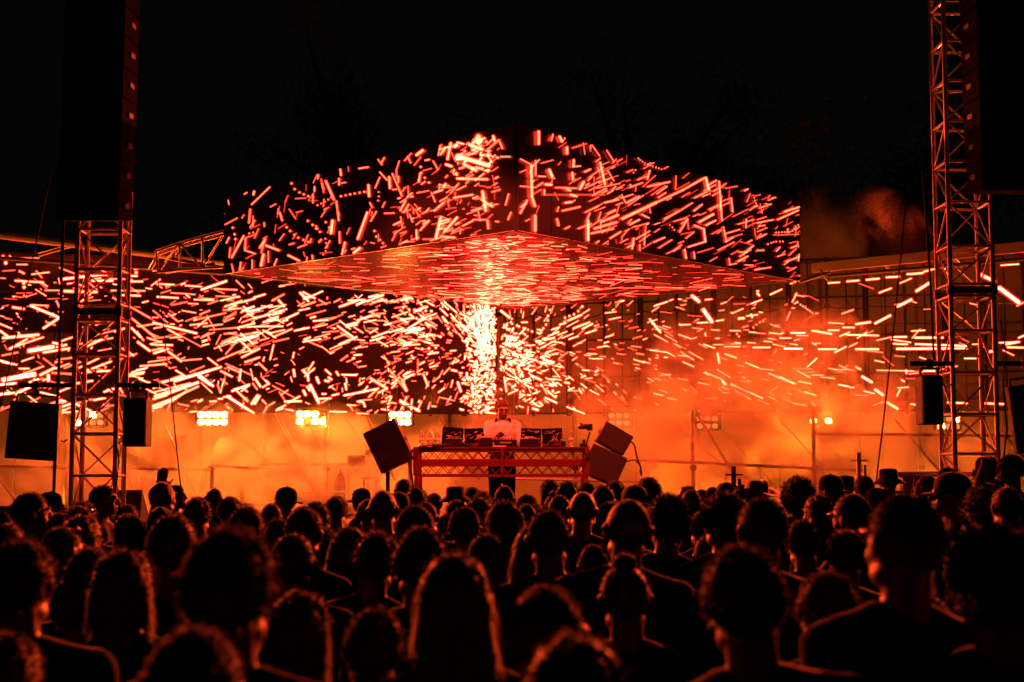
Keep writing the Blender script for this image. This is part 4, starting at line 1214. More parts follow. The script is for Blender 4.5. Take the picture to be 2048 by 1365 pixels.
# ================================================================== BLINDER LAMPS
LY = 24.2
for i, (px, py, cols, rows, on, lb) in enumerate((
        (178, 838, 4, 2, 'p', 'blinder lamp with separate glowing squares seen through the left truss tower'),
        (425, 837, 4, 2, 'f', 'very bright blinder lamp under the left screen, second from the left'),
        (622, 836, 4, 2, 'm', 'bright blinder lamp under the left screen, midway to the DJ table'),
        (800, 837, 3, 2, 'f', 'bright blinder lamp above the left end of the DJ table'),
        (1238, 839, 3, 2, 'd', 'dim blinder lamp above the tilted speakers'),
        (1415, 845, 3, 2, 'd', 'dim blinder lamp between the DJ table and the right tower'),
        (1642, 842, 3, 1, 's', 'blinder lamp glowing behind the thick right scaffold post'),
        (1898, 846, 3, 2, 'p', 'blinder lamp behind the right truss tower'))):
    c = P(px, py, LY)
    t = thing('blinder_lamp', c, lb, 'stage lamp', 'amber blinder lamps under the screens')
    cw = 11.5 / FPX * LY
    gap = 3.5 / FPX * LY
    W_, H2 = cols * (cw + gap), rows * (cw + gap)
    bar('housing', c + Vector((0, .07, 0)), (W_ + .04, .12, H2 + .04), 'black', t)
    for sx in (-1, 1):
        bar('yoke', c + Vector((sx * (W_ / 2 + .04), .06, .06)), (.02, .04, H2 + .12), 'black', t)
    bar('hook', c + Vector((0, .07, H2 / 2 + .09)), (W_ + .1, .03, .02), 'black', t)
    for a_ in range(cols):
        for b_ in range(rows):
            lit = {'f': 1, 'm': 1 if (a_ + b_ * 2) % 4 != 1 else 0, 'd': .12, 's': a_ != 1, 'p': 1 if (a_, b_) in ((2, 1), (0, 0)) else .1}[on]
            p_ = c + Vector(((a_ - (cols - 1) / 2) * (cw + gap), 0, (b_ - (rows - 1) / 2) * (cw + gap)))
            mk = 'lamp' if lit >= 1 else ('washlens' if lit > 0 else 'gloss')
            bar('lamp_cell', p_, (cw, .02, cw * .85), mk, t, bev=.2)

# ================================================================== TREES IN THE DARK
def tree(x, y, h, rad, seed, label):
    r_ = random.Random(seed)
    t = thing('tree', (x, y, 0), label, 'tree')
    mb = MB()
    mb.path([(x, y, 0), (x + .1, y, h * .25), (x - .1, y + .1, h * .5), (x + .1, y, h * .8)], [h * .03, h * .024, h * .016, h * .006], 8)
    tips = []
    for k in range(16):
        a = r_.uniform(0, 6.28)
        z0 = h * r_.uniform(.28, .65)
        e = Vector((x + math.cos(a) * rad * r_.uniform(.5, .95), y + math.sin(a) * rad * r_.uniform(.5, .95), z0 + h * r_.uniform(.12, .38)))
        s_ = Vector((x, y, z0))
        mb.path([s_, (s_ + e) / 2 + Vector((0, 0, .2)), e], [h * .012, h * .008, h * .003], 6)
        tips += [e, (s_ + e) / 2]
    mb.build('trunk', 'bark', t, True)
    vs, fs = [], []
    for k in range(9000):
        c = r_.choice(tips) + Vector((r_.gauss(0, rad * .14), r_.gauss(0, rad * .14), r_.gauss(0, rad * .12)))
        q = Quaternion((r_.gauss(0, 1), r_.gauss(0, 1), r_.gauss(0, 1), r_.gauss(0, 1))).normalized()
        l = r_.uniform(.05, .11)
        b_ = len(vs)
        for u, v in ((-l, 0), (0, -l * .45), (l, 0), (0, l * .45)):
            vs.append(tuple(c + q @ Vector((u, v, 0)) - Vector((x, y, 0))))
        fs.append((b_, b_ + 1, b_ + 2, b_ + 3))
    me = bpy.data.meshes.new('crown')
    me.from_pydata(vs, [], fs)
    me.materials.append(M['leaf'])
    link('crown', me, t)
tree(7.0, 33, 9.5, 3.4, 1, 'dark leafy tree barely lit behind the right screen')
tree(10.5, 38, 11, 3.6, 2, 'tall dark tree behind the right truss tower')
tree(3.2, 36, 12, 3.6, 3, 'dark tree rising behind the canopy, right of its peak')
tree(-4.0, 36, 13, 3.6, 4, 'dark tree rising behind the canopy, left of its peak')
tree(-8.0, 38, 8, 3.4, 5, 'low dark tree behind the left end of the screens')

# ================================================================== LAMPS ADDED TO LIGHT THE SMOKE AND WALL
def area(name, loc, target, size, sizey, power, color, spread=180):
    ld = bpy.data.lights.new(name, 'AREA')
    ld.shape = 'RECTANGLE'
    ld.size, ld.size_y = size, sizey
    ld.energy = power
    ld.color = color
    ld.spread = R(spread)
    o = bpy.data.objects.new(name, ld)
    return o, loc, target


AMBER = (1.0, 0.175, 0.009)
for k, (x, pw, lb) in enumerate(((-8.6, 600, 'added floor wash lamp at the far left foot of the white boards'), (-5.6, 550, 'added floor wash lamp behind the left truss tower'), (-2.6, 550, 'added floor wash lamp behind the smoke left of the DJ table'),
                                 (.6, 350, 'added floor wash lamp directly behind the DJ'), (3.4, 1100, 'added floor wash lamp behind the tilted speakers'), (6.0, 600, 'added floor wash lamp behind the thick scaffold post'), (8.8, 350, 'added floor wash lamp at the far right foot of the white boards'))):
    t = thing('added_wash_lamp', (x, 26.0, STAGE_Z), lb, 'wash lamp', 'added amber wash lamps on the stage floor')
    bar('housing', (x, 25.93, STAGE_Z + .09), (1.0, .14, .16), 'black', t)
    for sx in (-1, 1):
        bar('bracket', (x + sx * .52, 25.93, STAGE_Z + .08), (.02, .08, .16), 'black', t)
    o, loc, tg = area('lamp', None, None, 1.0, .14, pw * WASH, AMBER, 150)
    col.objects.link(o)
    o.parent = t
    o.location = (0, .05, .2)
    o.rotation_euler = (R(135), 0, 0)   # faces up and back to the boards


# floor lamps added in the smoke, pointing up to brighten it
for x, pw, lb in ((-7.0, .38, 'added floor uplight in the smoke under the left truss tower'), (-4.4, .5, 'added floor uplight in the smoke between the left tower and the gas cylinder'), (-2.3, .35, 'added floor uplight in the smoke beside the gas cylinder'), (2.2, 1.5, 'added floor uplight in the smoke right of the tilted speakers'), (4.6, 1.4, 'added floor uplight in the smoke before the thick scaffold post'), (7.2, .4, 'added floor uplight in the smoke by the right truss tower')):
    t = thing('added_floor_uplight', (x, 23.5, STAGE_Z), lb, 'stage lamp', 'added amber uplights on the stage floor')
    bar('housing', (x, 23.5, STAGE_Z + .05), (2.0, .3, .1), 'black', t)
    bar('base_plate', (x, 23.5, STAGE_Z + .01), (2.1, .36, .02), 'darksteel', t)
    o, loc, tg = area('lamp', None, None, 2.0, .3, pw * UPL, AMBER, 150)
    col.objects.link(o)
    o.parent = t
    o.location = (0, 0, .11)
    o.rotation_euler = (R(170), 0, 0)


def spotlamp(t, p, tgt, pw, colr, size):
    d = (Vector(tgt) - p).normalized()
    q = d.to_track_quat('-Z', 'Y')
    link('can', MB().lathe([(.07, .28), (.10, .22), (.11, .02), (.115, 0)], n=18).mesh('can', 'black', True), t, Matrix.LocRotScale(p, q, None))
    ld = bpy.data.lights.new('beam', 'SPOT')
    ld.energy = pw
    ld.spot_size = R(size)
    ld.spot_blend = .5
    ld.shadow_soft_size = .10
    ld.color = colr
    o = bpy.data.objects.new('beam', ld)
    col.objects.link(o)
    o.parent = t
    o.matrix_basis = Matrix.LocRotScale(p - t.location + d * .03, q, None)


# unseen red lamps added on the towers above the frame to light the table
for sx, side in ((-1, 'left'), (1, 'right')):
    p = Vector((sx * 3.5, 14.2, 6.95))
    t = thing('added_stage_lamp', p, 'unseen red lamp added high on the %s truss tower' % side, 'stage lamp', 'added lamps high on the towers')
    rod('bracket', p + Vector((0, 0, .15)), p + Vector((sx * .2, 0, .25)), .015, 'black', t)
    spotlamp(t, p, (0, 17.4, 1.7), STAGEL, (1.0, .05, .018), 55)
    rod('lamp_pole', (sx * 3.3, 14.25, 7.22), (sx * 4.5, 14.25, 7.22), .026, 'black', twl if sx < 0 else twr)
# unseen lighting masts added beyond both stage ends to rim-light the crowd
for sx, side in ((-1, 'left'), (1, 'right')):
    x = sx * 11.9
    t = thing('added_lighting_mast', (x, 30, 0), 'unseen lighting mast added beyond the %s end of the screens carrying lamps aimed at the crowd' % side, 'lighting mast')
    rod('pole', (x, 30, 0), (x, 30, 8.6), .05, 'steel', t)
    bar('base_plate', (x, 30, .03), (.8, .8, .06), 'steel', t)
    rod('cross_bar', (x - .6, 30, 8.3), (x + .6, 30, 8.3), .025, 'black', t)
    for k, tx in enumerate((-sx * 2.5, sx * 3.0)):
        spotlamp(t, Vector((x + (k - .5) * .7, 29.9, 8.1)), (tx, 6.0, 1.5), CROWDL, (1.0, .065, .010), 36)
# ================================================================== PEOPLE
def remesh(mb, voxel, name, m, smooth=4):
    """fuse overlapping shapes into one continuous skin"""
    me = mb.mesh(name + '_src', None)
    o = bpy.data.objects.new('tmp', me)
    col.objects.link(o)
    md = o.modifiers.new('r', 'REMESH')
    md.mode = 'VOXEL'
    md.voxel_size = voxel
    sm = o.modifiers.new('s', 'SMOOTH')
    sm.iterations = smooth
    sm.factor = 0.5
    dg = bpy.context.evaluated_depsgraph_get()
    out = bpy.data.meshes.new_from_object(o.evaluated_get(dg))
    out.name = name
    bpy.data.objects.remove(o)
    bpy.data.meshes.remove(me)
    out.materials.clear()
    out.materials.append(M[m])
    out.polygons.foreach_set('use_smooth', [True] * len(out.polygons))
    return out


def capsule(mb, p0, p1, r0, r1, n=14):
    p0, p1 = Vector(p0), Vector(p1)
    d = p1 - p0
    q = d.to_track_quat('Z', 'Y').to_matrix()
    L = d.length
    prof = [(r0 * math.sin(a), -r0 * math.cos(a)) for a in (.15, .6, 1.1, 1.57)] + [(r1 * math.cos(a), L + r1 * math.sin(a)) for a in (0, .5, 1.0, 1.42)]
    mb.lathe(prof, p0, n, q)


def loft(mb, secs, n=20):
    """secs: (z, cx, cy, rx, ry)"""
    vs, fs = [], []
    for z, cx, cy_, rx, ry in secs:
        for k in range(n):
            a = 2 * math.pi * k / n
            c, s_ = math.cos(a), math.sin(a)
            e = 0.8
            vs.append((cx + math.copysign(abs(c) ** e, c) * rx, cy_ + math.copysign(abs(s_) ** e, s_) * ry, z))
    for i in range(len(secs) - 1):
        for k in range(n):
            a, b = i * n + k, i * n + (k + 1) % n
            fs.append((a, b, b + n, a + n))
    fs += [tuple(range(n - 1, -1, -1)), tuple(range((len(secs) - 1) * n, len(secs) * n))]
    mb.add(vs, fs)


def head_prims(X):
    """head facing +Y; X maps head space to body space"""
    m3 = X.to_3x3()
    mb = MB()
    def el(c, r, rot=None):
        rr = m3 @ rot if rot is not None else m3
        mb.sphere(X @ Vector(c), r, 18, 12, rr)
    el((0, -.012, 1.657), (.077, .094, .090))
    el((0, .030, 1.640), (.070, .068, .080))
    el((0, .040, 1.590), (.058, .058, .070))
    el((0, .068, 1.553), (.030, .030, .024))            # chin
    for s_ in (-1, 1):
        el((s_ * .042, .058, 1.605), (.022, .028, .024))   # cheek
        el((s_ * .048, .020, 1.565), (.020, .040, .026))   # jaw corner
        el((s_ * .030, .092, 1.667), (.028, .012, .009))   # brow
        rot = Matrix.Rotation(R(18 * s_), 3, 'Z')
        el((s_ * .079, -.004, 1.632), (.010, .019, .033), rot)   # ear
        el((s_ * .088, -.012, 1.640), (.006, .014, .022), rot)
        el((s_ * .076, .004, 1.606), (.008, .009, .010))
    capsule(mb, X @ Vector((0, .096, 1.662)), X @ Vector((0, .118, 1.622)), .009, .013)
    el((0, .110, 1.618), (.019, .013, .010))
    el((0, .099, 1.590), (.025, .010, .007))             # upper lip
    el((0, .097, 1.579), (.021, .010, .008))             # lower lip
    return mb


def hand_prims(mb, wrist, d, across, side, curl=.35, spread=.1):
    """palm, four fingers and a thumb leaving the side of the palm"""
    d, across = Vector(d).normalized(), Vector(across).normalized()
    across = (across - d * across.dot(d)).normalized()
    nrm = d.cross(across)
    w_ = Vector(wrist)
    rot = Matrix((across, nrm, d)).transposed()
    mb.sphere(w_ + d * .045, (.040, .016, .052), 14, 9, rot)
    mb.sphere(w_ + d * .070, (.041, .014, .026), 14, 9, rot)
    for k, (o, l) in enumerate(((-.030, .068), (-.010, .078), (.010, .073), (.030, .058))):
        p0 = w_ + d * .078 + across * o * side
        dd = (d + across * (o * side) * spread * 20).normalized()
        p1 = p0 + dd * l * .45
        d2 = (dd * math.cos(curl) + nrm * math.sin(curl)).normalized()
        p2 = p1 + d2 * l * .32
        d3 = (dd * math.cos(curl * 1.9) + nrm * math.sin(curl * 1.9)).normalized()
        p3 = p2 + d3 * l * .25
        capsule(mb, p0, p1, .0095, .0088, 8)
        capsule(mb, p1, p2, .0088, .0082, 8)
        capsule(mb, p2, p3, .0082, .0070, 8)
    t0 = w_ + d * .022 - across * .024 * side
    td = (d * .62 - across * .78 * side + nrm * .25).normalized()
    t1 = t0 + td * .042
    t2 = t1 + (td * .75 + d * .55).normalized() * .036
    capsule(mb, t0, t1, .014, .011, 8)
    capsule(mb, t1, t2, .011, .008, 8)


def limb(mb, pts, rs):
    for i in range(len(pts) - 1):
        capsule(mb, pts[i], pts[i + 1], rs[i], rs[i + 1])


def body_parts(arms, build=1.0, head=Matrix(), lean=0.0, voxel=.0085, stoop=0.0, female=False):
    """returns three meshes: body with hands and head, shirt, trousers"""
    sw = .185 * build
    def tors(infl):
        ch = .018 if female else 0
        return [(.82, 0, 0, .150 * build + infl, .10 + infl), (.90, 0, -.005, .165 * build + infl, .115 + infl), (1.00, 0, 0, .152 * build + infl, .105 + infl),
                (1.10, 0, lean * .2, .135 * build + infl - ch * .6, .098 + infl), (1.22, 0, lean * .5, .152 * build + infl - ch, .108 + infl), (1.32, 0, lean * .8, .168 * build + infl - ch, .112 + infl),
                (1.40, 0, lean, .160 * build + infl - ch, .098 + infl), (1.445, 0, lean, .120 * build + infl, .075 + infl), (1.475, 0, lean, .075 + infl * .6, .058 + infl * .6)]
    def top(mb, infl):
        loft(mb, [t for t in tors(infl)])
        for s_ in (-1, 1):
            capsule(mb, (s_ * .05, lean - .012, 1.462), (s_ * (sw - .015), lean - .005, 1.412), .042 + infl * .6, .046 + infl * .7)
    legs = [[(s_ * .088, 0, .88), (s_ * .098, .015, .48), (s_ * .10, -.02, .09)] for s_ in (-1, 1)]
    arm_pts = []
    for s_, (el, wr, hd, ac, cu) in zip((-1, 1), arms):
        arm_pts.append((s_, [Vector((s_ * sw, lean, 1.405)), Vector(el), Vector(wr)], Vector(hd), Vector(ac), cu))
    # body
    mb = head_prims(head)
    nk = head @ Vector((0, -.015, 1.60))
    capsule(mb, (0, lean - .012, 1.43), nk, .060, .053)
    top(mb, 0)
    for pts in legs:
        limb(mb, pts, [.082, .055, .038])
        x, _, _z = pts[-1]
        capsule(mb, (x, -.05, .045), (x * 1.12, .13, .035), .042, .034)
    for s_, pts, hd, ac, cu in arm_pts:
        capsule(mb, pts[0], lerp(pts[0], pts[1], .6), .048 * build, .042 * build)
        limb(mb, [lerp(pts[0], pts[1], .6), pts[1], lerp(pts[1], pts[2], .35), pts[2]], [.042 * build, .037 * build, .037 * build, .025])
        hand_prims(mb, pts[2], hd, ac, s_, cu)
    body = remesh(mb, voxel, 'body', 'skin')
    mb = MB()
    top(mb, .013)
    for s_, pts, *_ in arm_pts:
        capsule(mb, pts[0], lerp(pts[0], pts[1], .72), .058 * build, .056 * build)
    shirt = remesh(mb, .012, 'shirt', 'dark_cloth', 3)
    # drape folds
    for v in shirt.vertices:
        f = .004 * math.sin(v.co.z * 55 + v.co.x * 30) * math.sin(v.co.x * 22 + v.co.y * 18)
        v.co += v.normal * f
    mb = MB()
    loft(mb, [(.80, 0, 0, .155 * build, .11), (.90, 0, -.005, .172 * build, .122), (1.0, 0, 0, .158 * build, .112)])
    for pts in legs:
        limb(mb, [pts[0], pts[1], Vector(pts[2]) + Vector((0, 0, .0))], [.098, .072, .060])
    trousers = remesh(mb, .014, 'trousers', 'dark_cloth', 3)
    return body, shirt, trousers


DOWN = lambda b=1.0: [((-.225 * b, -.03, 1.11), (-.235 * b, .06, .87), (0, .25, -1), (0, 1, 0), .35), ((.225 * b, -.03, 1.11), (.235 * b, .06, .87), (0, .25, -1), (0, 1, 0), .35)]
FRONT = [((-.23, .10, 1.14), (-.12, .28, 1.16), (.6, .6, .3), (0, .3, 1), .5), ((.23, .10, 1.14), (.12, .28, 1.18), (-.6, .6, .3), (0, .3, 1), .5)]
HAND_L = [((-.27, .20, 1.42), (-.22, .26, 1.68), (.15, .05, 1), (1, .5, 0), .22), DOWN()[1]]
SHADE = [DOWN()[0], ((.30, .26, 1.50), (.10, .20, 1.72), (-1, -.05, .1), (0, 1, .1), .2)]
BODY = {
    'man': body_parts(DOWN(), 1.0),
    'broad': body_parts(DOWN(1.08), 1.08),
    'slim': body_parts(DOWN(.88), .88, female=True),
    'front': body_parts(FRONT, .97),
    'clap': body_parts(HAND_L, .95, voxel=.0075),
    'shade': body_parts(SHADE, 1.0, voxel=.0075),
}
HC = Vector((0, -.004, 1.652))


def hairline(d, low=0.0):
    """is this direction from the head centre covered with hair"""
    return d.z > -.22 + low + .82 * max(d.y, 0) - .75 * max(-d.y, 0)


def hair_mesh(kind, seed):
    r_ = random.Random(seed)
    P_ = dict(short=(1.05, .0012, .010, 5000, .9), buzz=(1.02, .001, .006, 1800, .6), messy=(1.12, .0035, .014, 6500, 1.2), tuft=(1.13, .006, .020, 5000, 1.25), curly=(1.22, .007, .014, 8000, 1.4),
              afro=(1.46, .014, .022, 9000, 1.5), long=(1.09, .004, .016, 2600, .9), bun=(1.06, .003, .012, 2400, .8), bob=(1.14, .006, .018, 2800, 1.0), pony=(1.06, .003, .012, 2400, .8), hood=(1.18, .004, .0, 0, 1))[kind]
    infl, amp, sl, ns, jit = P_
    rx, ry, rz = .078, .096, .096
    ph = [r_.uniform(0, 6.28) for _ in range(9)]
    def rad(d):
        n_ = (math.sin(d.x * 7 + ph[0]) * math.sin(d.y * 8 + ph[1]) + .7 * math.sin(d.z * 13 + ph[2] + d.x * 9) * math.sin(d.y * 15 + ph[3]) + .5 * math.sin(d.x * 27 + ph[4]) * math.sin(d.z * 29 + ph[5] + d.y * 11))
        k = infl
        if kind in ('afro', 'curly'):
            k = infl - .12 * max(0, d.y) * (1 if kind == 'afro' else .4)
        return Vector((d.x * rx * k, d.y * ry * k, d.z * rz * k)) + d * amp * n_
    NU, NV = 44, 30
    vs, idx, keep = [], {}, {}
    mb = MB()
    low = {'long': -.35, 'bob': -.45, 'afro': -.15, 'hood': -.6, 'curly': -.1}.get(kind, 0)
    pts = []
    for j in range(NV + 1):
        th = math.pi * j / NV
        for i in range(NU):
            a = 2 * math.pi * i / NU
            d = Vector((math.sin(th) * math.cos(a), math.sin(th) * math.sin(a), math.cos(th)))
            pts.append(d)
    ok = [hairline(d, low) for d in pts]
    vmap = {}
    def vid(k, inner):
        key = (k, inner)
        if key not in vmap:
            d = pts[k]
            v = HC + (rad(d) if not inner else Vector((d.x * rx, d.y * ry, d.z * rz)) * .93)
            vmap[key] = len(vs)
            vs.append(v)
        return vmap[key]
    fs = []
    for j in range(NV):
        for i in range(NU):
            q = (j * NU + i, (j + 1) * NU + i, (j + 1) * NU + (i + 1) % NU, j * NU + (i + 1) % NU)
            if all(ok[k] for k in q):
                fs.append([vid(k, False) for k in q])
            elif any(ok[k] for k in q):
                fs.append([vid(k, not ok[k]) for k in q])
    mb.add(vs, fs)
    nshell = len(mb.f)
    surf = []
    good = [d for d, o in zip(pts, ok) if o]
    def strand(p, n_, l):
        t = Vector((r_.gauss(0, 1), r_.gauss(0, 1), r_.gauss(0, 1)))
        dr = (n_ + t * .38 * jit + Vector((0, 0, -.25))).normalized()
        sd = dr.cross(t).normalized() * .0016
        tip = p + dr * l
        if jit > 1.3:
            tip2 = tip + (t.normalized() * .5 + n_ * .3).normalized() * l * .5
            mb.add([p - sd, p + sd, tip + sd * .8, tip - sd * .8, tip2], [(0, 1, 2, 3), (3, 2, 4)])
        else:
            mb.add([p - sd, p + sd, tip], [(0, 1, 2)])
    for _ in range(ns):
        d = Vector((r_.gauss(0, 1), r_.gauss(0, 1), r_.gauss(0, 1))).normalized()
        if not hairline(d, low):
            continue
        strand(HC + rad(d) * .99, d, sl * r_.uniform(.5, 1.5))
    if kind in ('long', 'bob'):
        zb = 1.36 if kind == 'long' else 1.53
        wd = .098 if kind == 'long' else .094
        secs = []
        for k in range(9):
            t = k / 8
            z = lerp(1.67, zb, t)
            secs.append((z, .004 * math.sin(k * 2 + ph[0]), -.030 - .018 * t - .01 * math.sin(3 * t), (.083 + (wd - .083) * math.sin(min(1, t * 1.4) * 1.57)) * (1 - .18 * max(0, t - .7)), .062 - .012 * t))
        loft(mb, secs[::-1], 30)
        for _ in range(1600):
            a = r_.uniform(math.pi, 2 * math.pi) if r_.random() < .7 else r_.uniform(0, 2 * math.pi)
            s_ = secs[r_.randrange(9)]
            p = Vector((s_[1] + math.cos(a) * s_[3], s_[2] + math.sin(a) * s_[4], s_[0] + r_.uniform(-.02, .02)))
            dr = Vector((math.cos(a) * .35, math.sin(a) * .35, -1)).normalized()
            sd = Vector((-math.sin(a), math.cos(a), 0)) * .0016
            mb.add([p - sd, p + sd, p + dr * r_.uniform(.03, .07)], [(0, 1, 2)])
    if kind == 'bun':
        mb.sphere(HC + Vector((0, -.055, .112)), (.040, .038, .032), 16, 10)
        for _ in range(500):
            d = Vector((r_.gauss(0, 1), r_.gauss(0, 1), r_.gauss(0, 1))).normalized()
            strand(HC + Vector((0, -.055, .112)) + Vector((d.x * .039, d.y * .037, d.z * .031)), d, .014)
    if kind == 'pony':
        mb.path([HC + Vector((0, -.09, .02)), HC + Vector((0, -.14, .0)), HC + Vector((.01, -.15, -.10)), HC + Vector((.012, -.12, -.20)), HC + Vector((0, -.11, -.25))], [.022, .032, .034, .024, .006], 10)
    me = mb.mesh('hair', 'hair', True)
    me.materials.append(M['hair_strand'])
    me.polygons.foreach_set('material_index', [1 if (i >= nshell and len(f) == 3) else 0 for i, f in enumerate(mb.f)])
    return me


HAIR = {}
for k_, n_ in (('short', 3), ('buzz', 2), ('messy', 3), ('tuft', 2), ('curly', 3), ('afro', 2), ('long', 2), ('bun', 1), ('bob', 2), ('pony', 1), ('hood', 1)):
    for i in range(n_):
        HAIR[k_, i] = hair_mesh(k_, 100 + i * 17 + len(k_))
HAIR['hood', 0].materials.clear()
HAIR['hood', 0].materials.append(M['grey_cloth'])
NH = {k: sum(1 for a in HAIR if a[0] == k) for k, _ in HAIR}


def hat_mesh(kind):
    mb = MB()
    if kind in ('cap', 'backcap'):
        prof = [(.088, -.015), (.090, .02), (.087, .055), (.070, .088), (.040, .106), (.006, .112)]
        n = 28
        vs, fs = [], []
        for r_, z in prof:
            for k in range(n):
                a = 2 * math.pi * k / n
                seam = 1 - .012 * abs(math.cos(3 * a))
                vs.append(HC + Vector((math.cos(a) * r_ * seam, math.sin(a) * r_ * 1.2 * seam - .004, z + .012)))
        for i in range(len(prof) - 1):
            for k in range(n):
                a, b = i * n + k, i * n + (k + 1) % n
                fs.append((a, b, b + n, a + n))
        fs.append(tuple(range((len(prof) - 1) * n, len(prof) * n)))
        mb.add(vs, fs)
        mb.sphere(HC + Vector((0, -.004, .126)), .008, 8, 6)
        vs, fs = [], []
        s_ = 1 if kind == 'cap' else -1
        m_ = 12
        for lay in (0, -.005):
            for j in range(4):
                for k in range(m_ + 1):
                    a = lerp(-.95, .95, k / m_)
                    rr = .092 + j * .025 * math.cos(a * .9)
                    x = math.sin(a) * (.090 + j * .004)
                    y = math.cos(a) * .100 + j * .026 * math.cos(a)
                    vs.append(HC + Vector((x, s_ * y, .004 + lay - j * .004 - .016 * (x / .09) ** 2)))
        w_ = m_ + 1
        for lay in range(2):
            o = lay * 4 * w_
            for j in range(3):
                for k in range(m_):
                    q = (o + j * w_ + k, o + j * w_ + k + 1, o + (j + 1) * w_ + k + 1, o + (j + 1) * w_ + k)
                    fs.append(q if lay == 0 else q[::-1])
        for k in range(m_):
            fs.append((3 * w_ + k, 3 * w_ + k + 1, 4 * w_ + 3 * w_ + k + 1, 4 * w_ + 3 * w_ + k))
        mb.add(vs, fs)
        return mb.mesh('cap', 'dark_cloth', True)
    if kind == 'bucket':
        rot = Matrix.Diagonal((1, 1.15, 1)).to_3x3()
        mb.lathe([(.150, -.035), (.152, -.030), (.094, .012), (.088, .02), (.082, .085), (.074, .098), (.03, .106), (.002, .107)], HC + Vector((0, 0, .005)), 30, rot)
        return mb.mesh('bucket_hat', 'dark_cloth', True)
    if kind == 'beanie':
        vs, fs = [], []
        n = 40
        prof = [(.088, -.005), (.093, .005), (.093, .035), (.088, .04), (.087, .07), (.070, .105), (.035, .125), (.004, .130)]
        for r_, z in prof:
            for k in range(n):
                a = 2 * math.pi * k / n
                rr = r_ * (1 + .018 * math.cos(a * 20))
                vs.append(HC + Vector((math.cos(a) * rr, math.sin(a) * rr * 1.16 - .01, z + .01)))
        for i in range(len(prof) - 1):
            for k in range(n):
                a, b = i * n + k, i * n + (k + 1) % n
                fs.append((a, b, b + n, a + n))
        fs.append(tuple(range((len(prof) - 1) * n, len(prof) * n)))
        mb.add(vs, fs)
        return mb.mesh('beanie', 'grey_cloth', True)
    if kind == 'cowboy':
        n = 36
        vs, fs = [], []
        prof = [(.175, .0), (.176, .004), (.13, .012), (.088, .015), (.083, .06), (.078, .105), (.062, .122), (.03, .118), (.002, .112)]
        for i, (r_, z) in enumerate(prof):
            for k in range(n):
                a = 2 * math.pi * k / n
                x, y = math.cos(a) * r_, math.sin(a) * r_ * 1.2
                zz = z
                if i <= 2:
                    zz += .055 * (abs(math.cos(a)) ** 3) * (r_ / .175) - .012 * abs(math.sin(a)) ** 4
                if i >= 5:
                    zz -= .030 * math.exp(-(x / .022) ** 2) if i < 8 else .02
                    x *= 1 - .25 * max(0, math.sin(a))
                vs.append(HC + Vector((x, y, zz + .03)))
        for i in range(len(prof) - 1):
            for k in range(n):
                a, b = i * n + k, i * n + (k + 1) % n
                fs.append((a, b, b + n, a + n))
        fs.append(tuple(range((len(prof) - 1) * n, len(prof) * n)))
        fs.append(tuple(range(n - 1, -1, -1)))
        mb.add(vs, fs)
        return mb.mesh('cowboy_hat', 'straw', True)


HATS = {k: hat_mesh(k) for k in ('cap', 'backcap', 'bucket', 'beanie', 'cowboy')}


def glasses_mesh(up):
    mb = MB()
    dz, dy = (.075, -.045) if up else (0, 0)
    for s_ in (-1, 1):
        c = Vector((s_ * .033, .108 + dy, 1.655 + dz))
        mb.sphere(c, (.027, .006, .020), 14, 8)
        mb.path([c + Vector((s_ * .024, -.004, .008)), (s_ * .080, .06 + dy, 1.662 + dz), (s_ * .086, .0 + dy, 1.655 + dz)], .003, 6)
    mb.tube((-.012, .112 + dy, 1.66 + dz), (.012, .112 + dy, 1.66 + dz), .003, n=6)
    return mb.mesh('sunglasses', 'gloss', True)


GL = {True: glasses_mesh(True), False: glasses_mesh(False)}
beard = MB()
beard.sphere((0, .045, 1.565), (.062, .062, .048), 16, 10)
beard.sphere((0, .085, 1.548), (.032, .032, .040), 12, 8)
BEARD = beard.mesh('beard', 'hair', True)

_recol = {}
def recolor(me, m):
    key = (me.name, m)
    if key not in _recol:
        c = me.copy()
        c.materials.clear()
        c.materials.append(M[m])
        if m.startswith('hair') and me.name.startswith('hair'):
            c.materials.append(M[m + '_strand'])
        _recol[key] = c
    return _recol[key]


WR = dict(short=.170, buzz=.162, messy=.190, tuft=.200, curly=.210, afro=.250, long=.205, bun=.168, bob=.195, pony=.168, hood=.2, cap=.182, backcap=.182, bucket=.26, beanie=.19, cowboy=.19, bald=.160)
TOPS = dict(short=1.758, buzz=1.75, messy=1.775, tuft=1.79, curly=1.785, afro=1.81, long=1.76, bun=1.80, bob=1.77, pony=1.76, hood=1.775, cap=1.785, backcap=1.785, bucket=1.768, beanie=1.80, cowboy=1.80, bald=1.747)
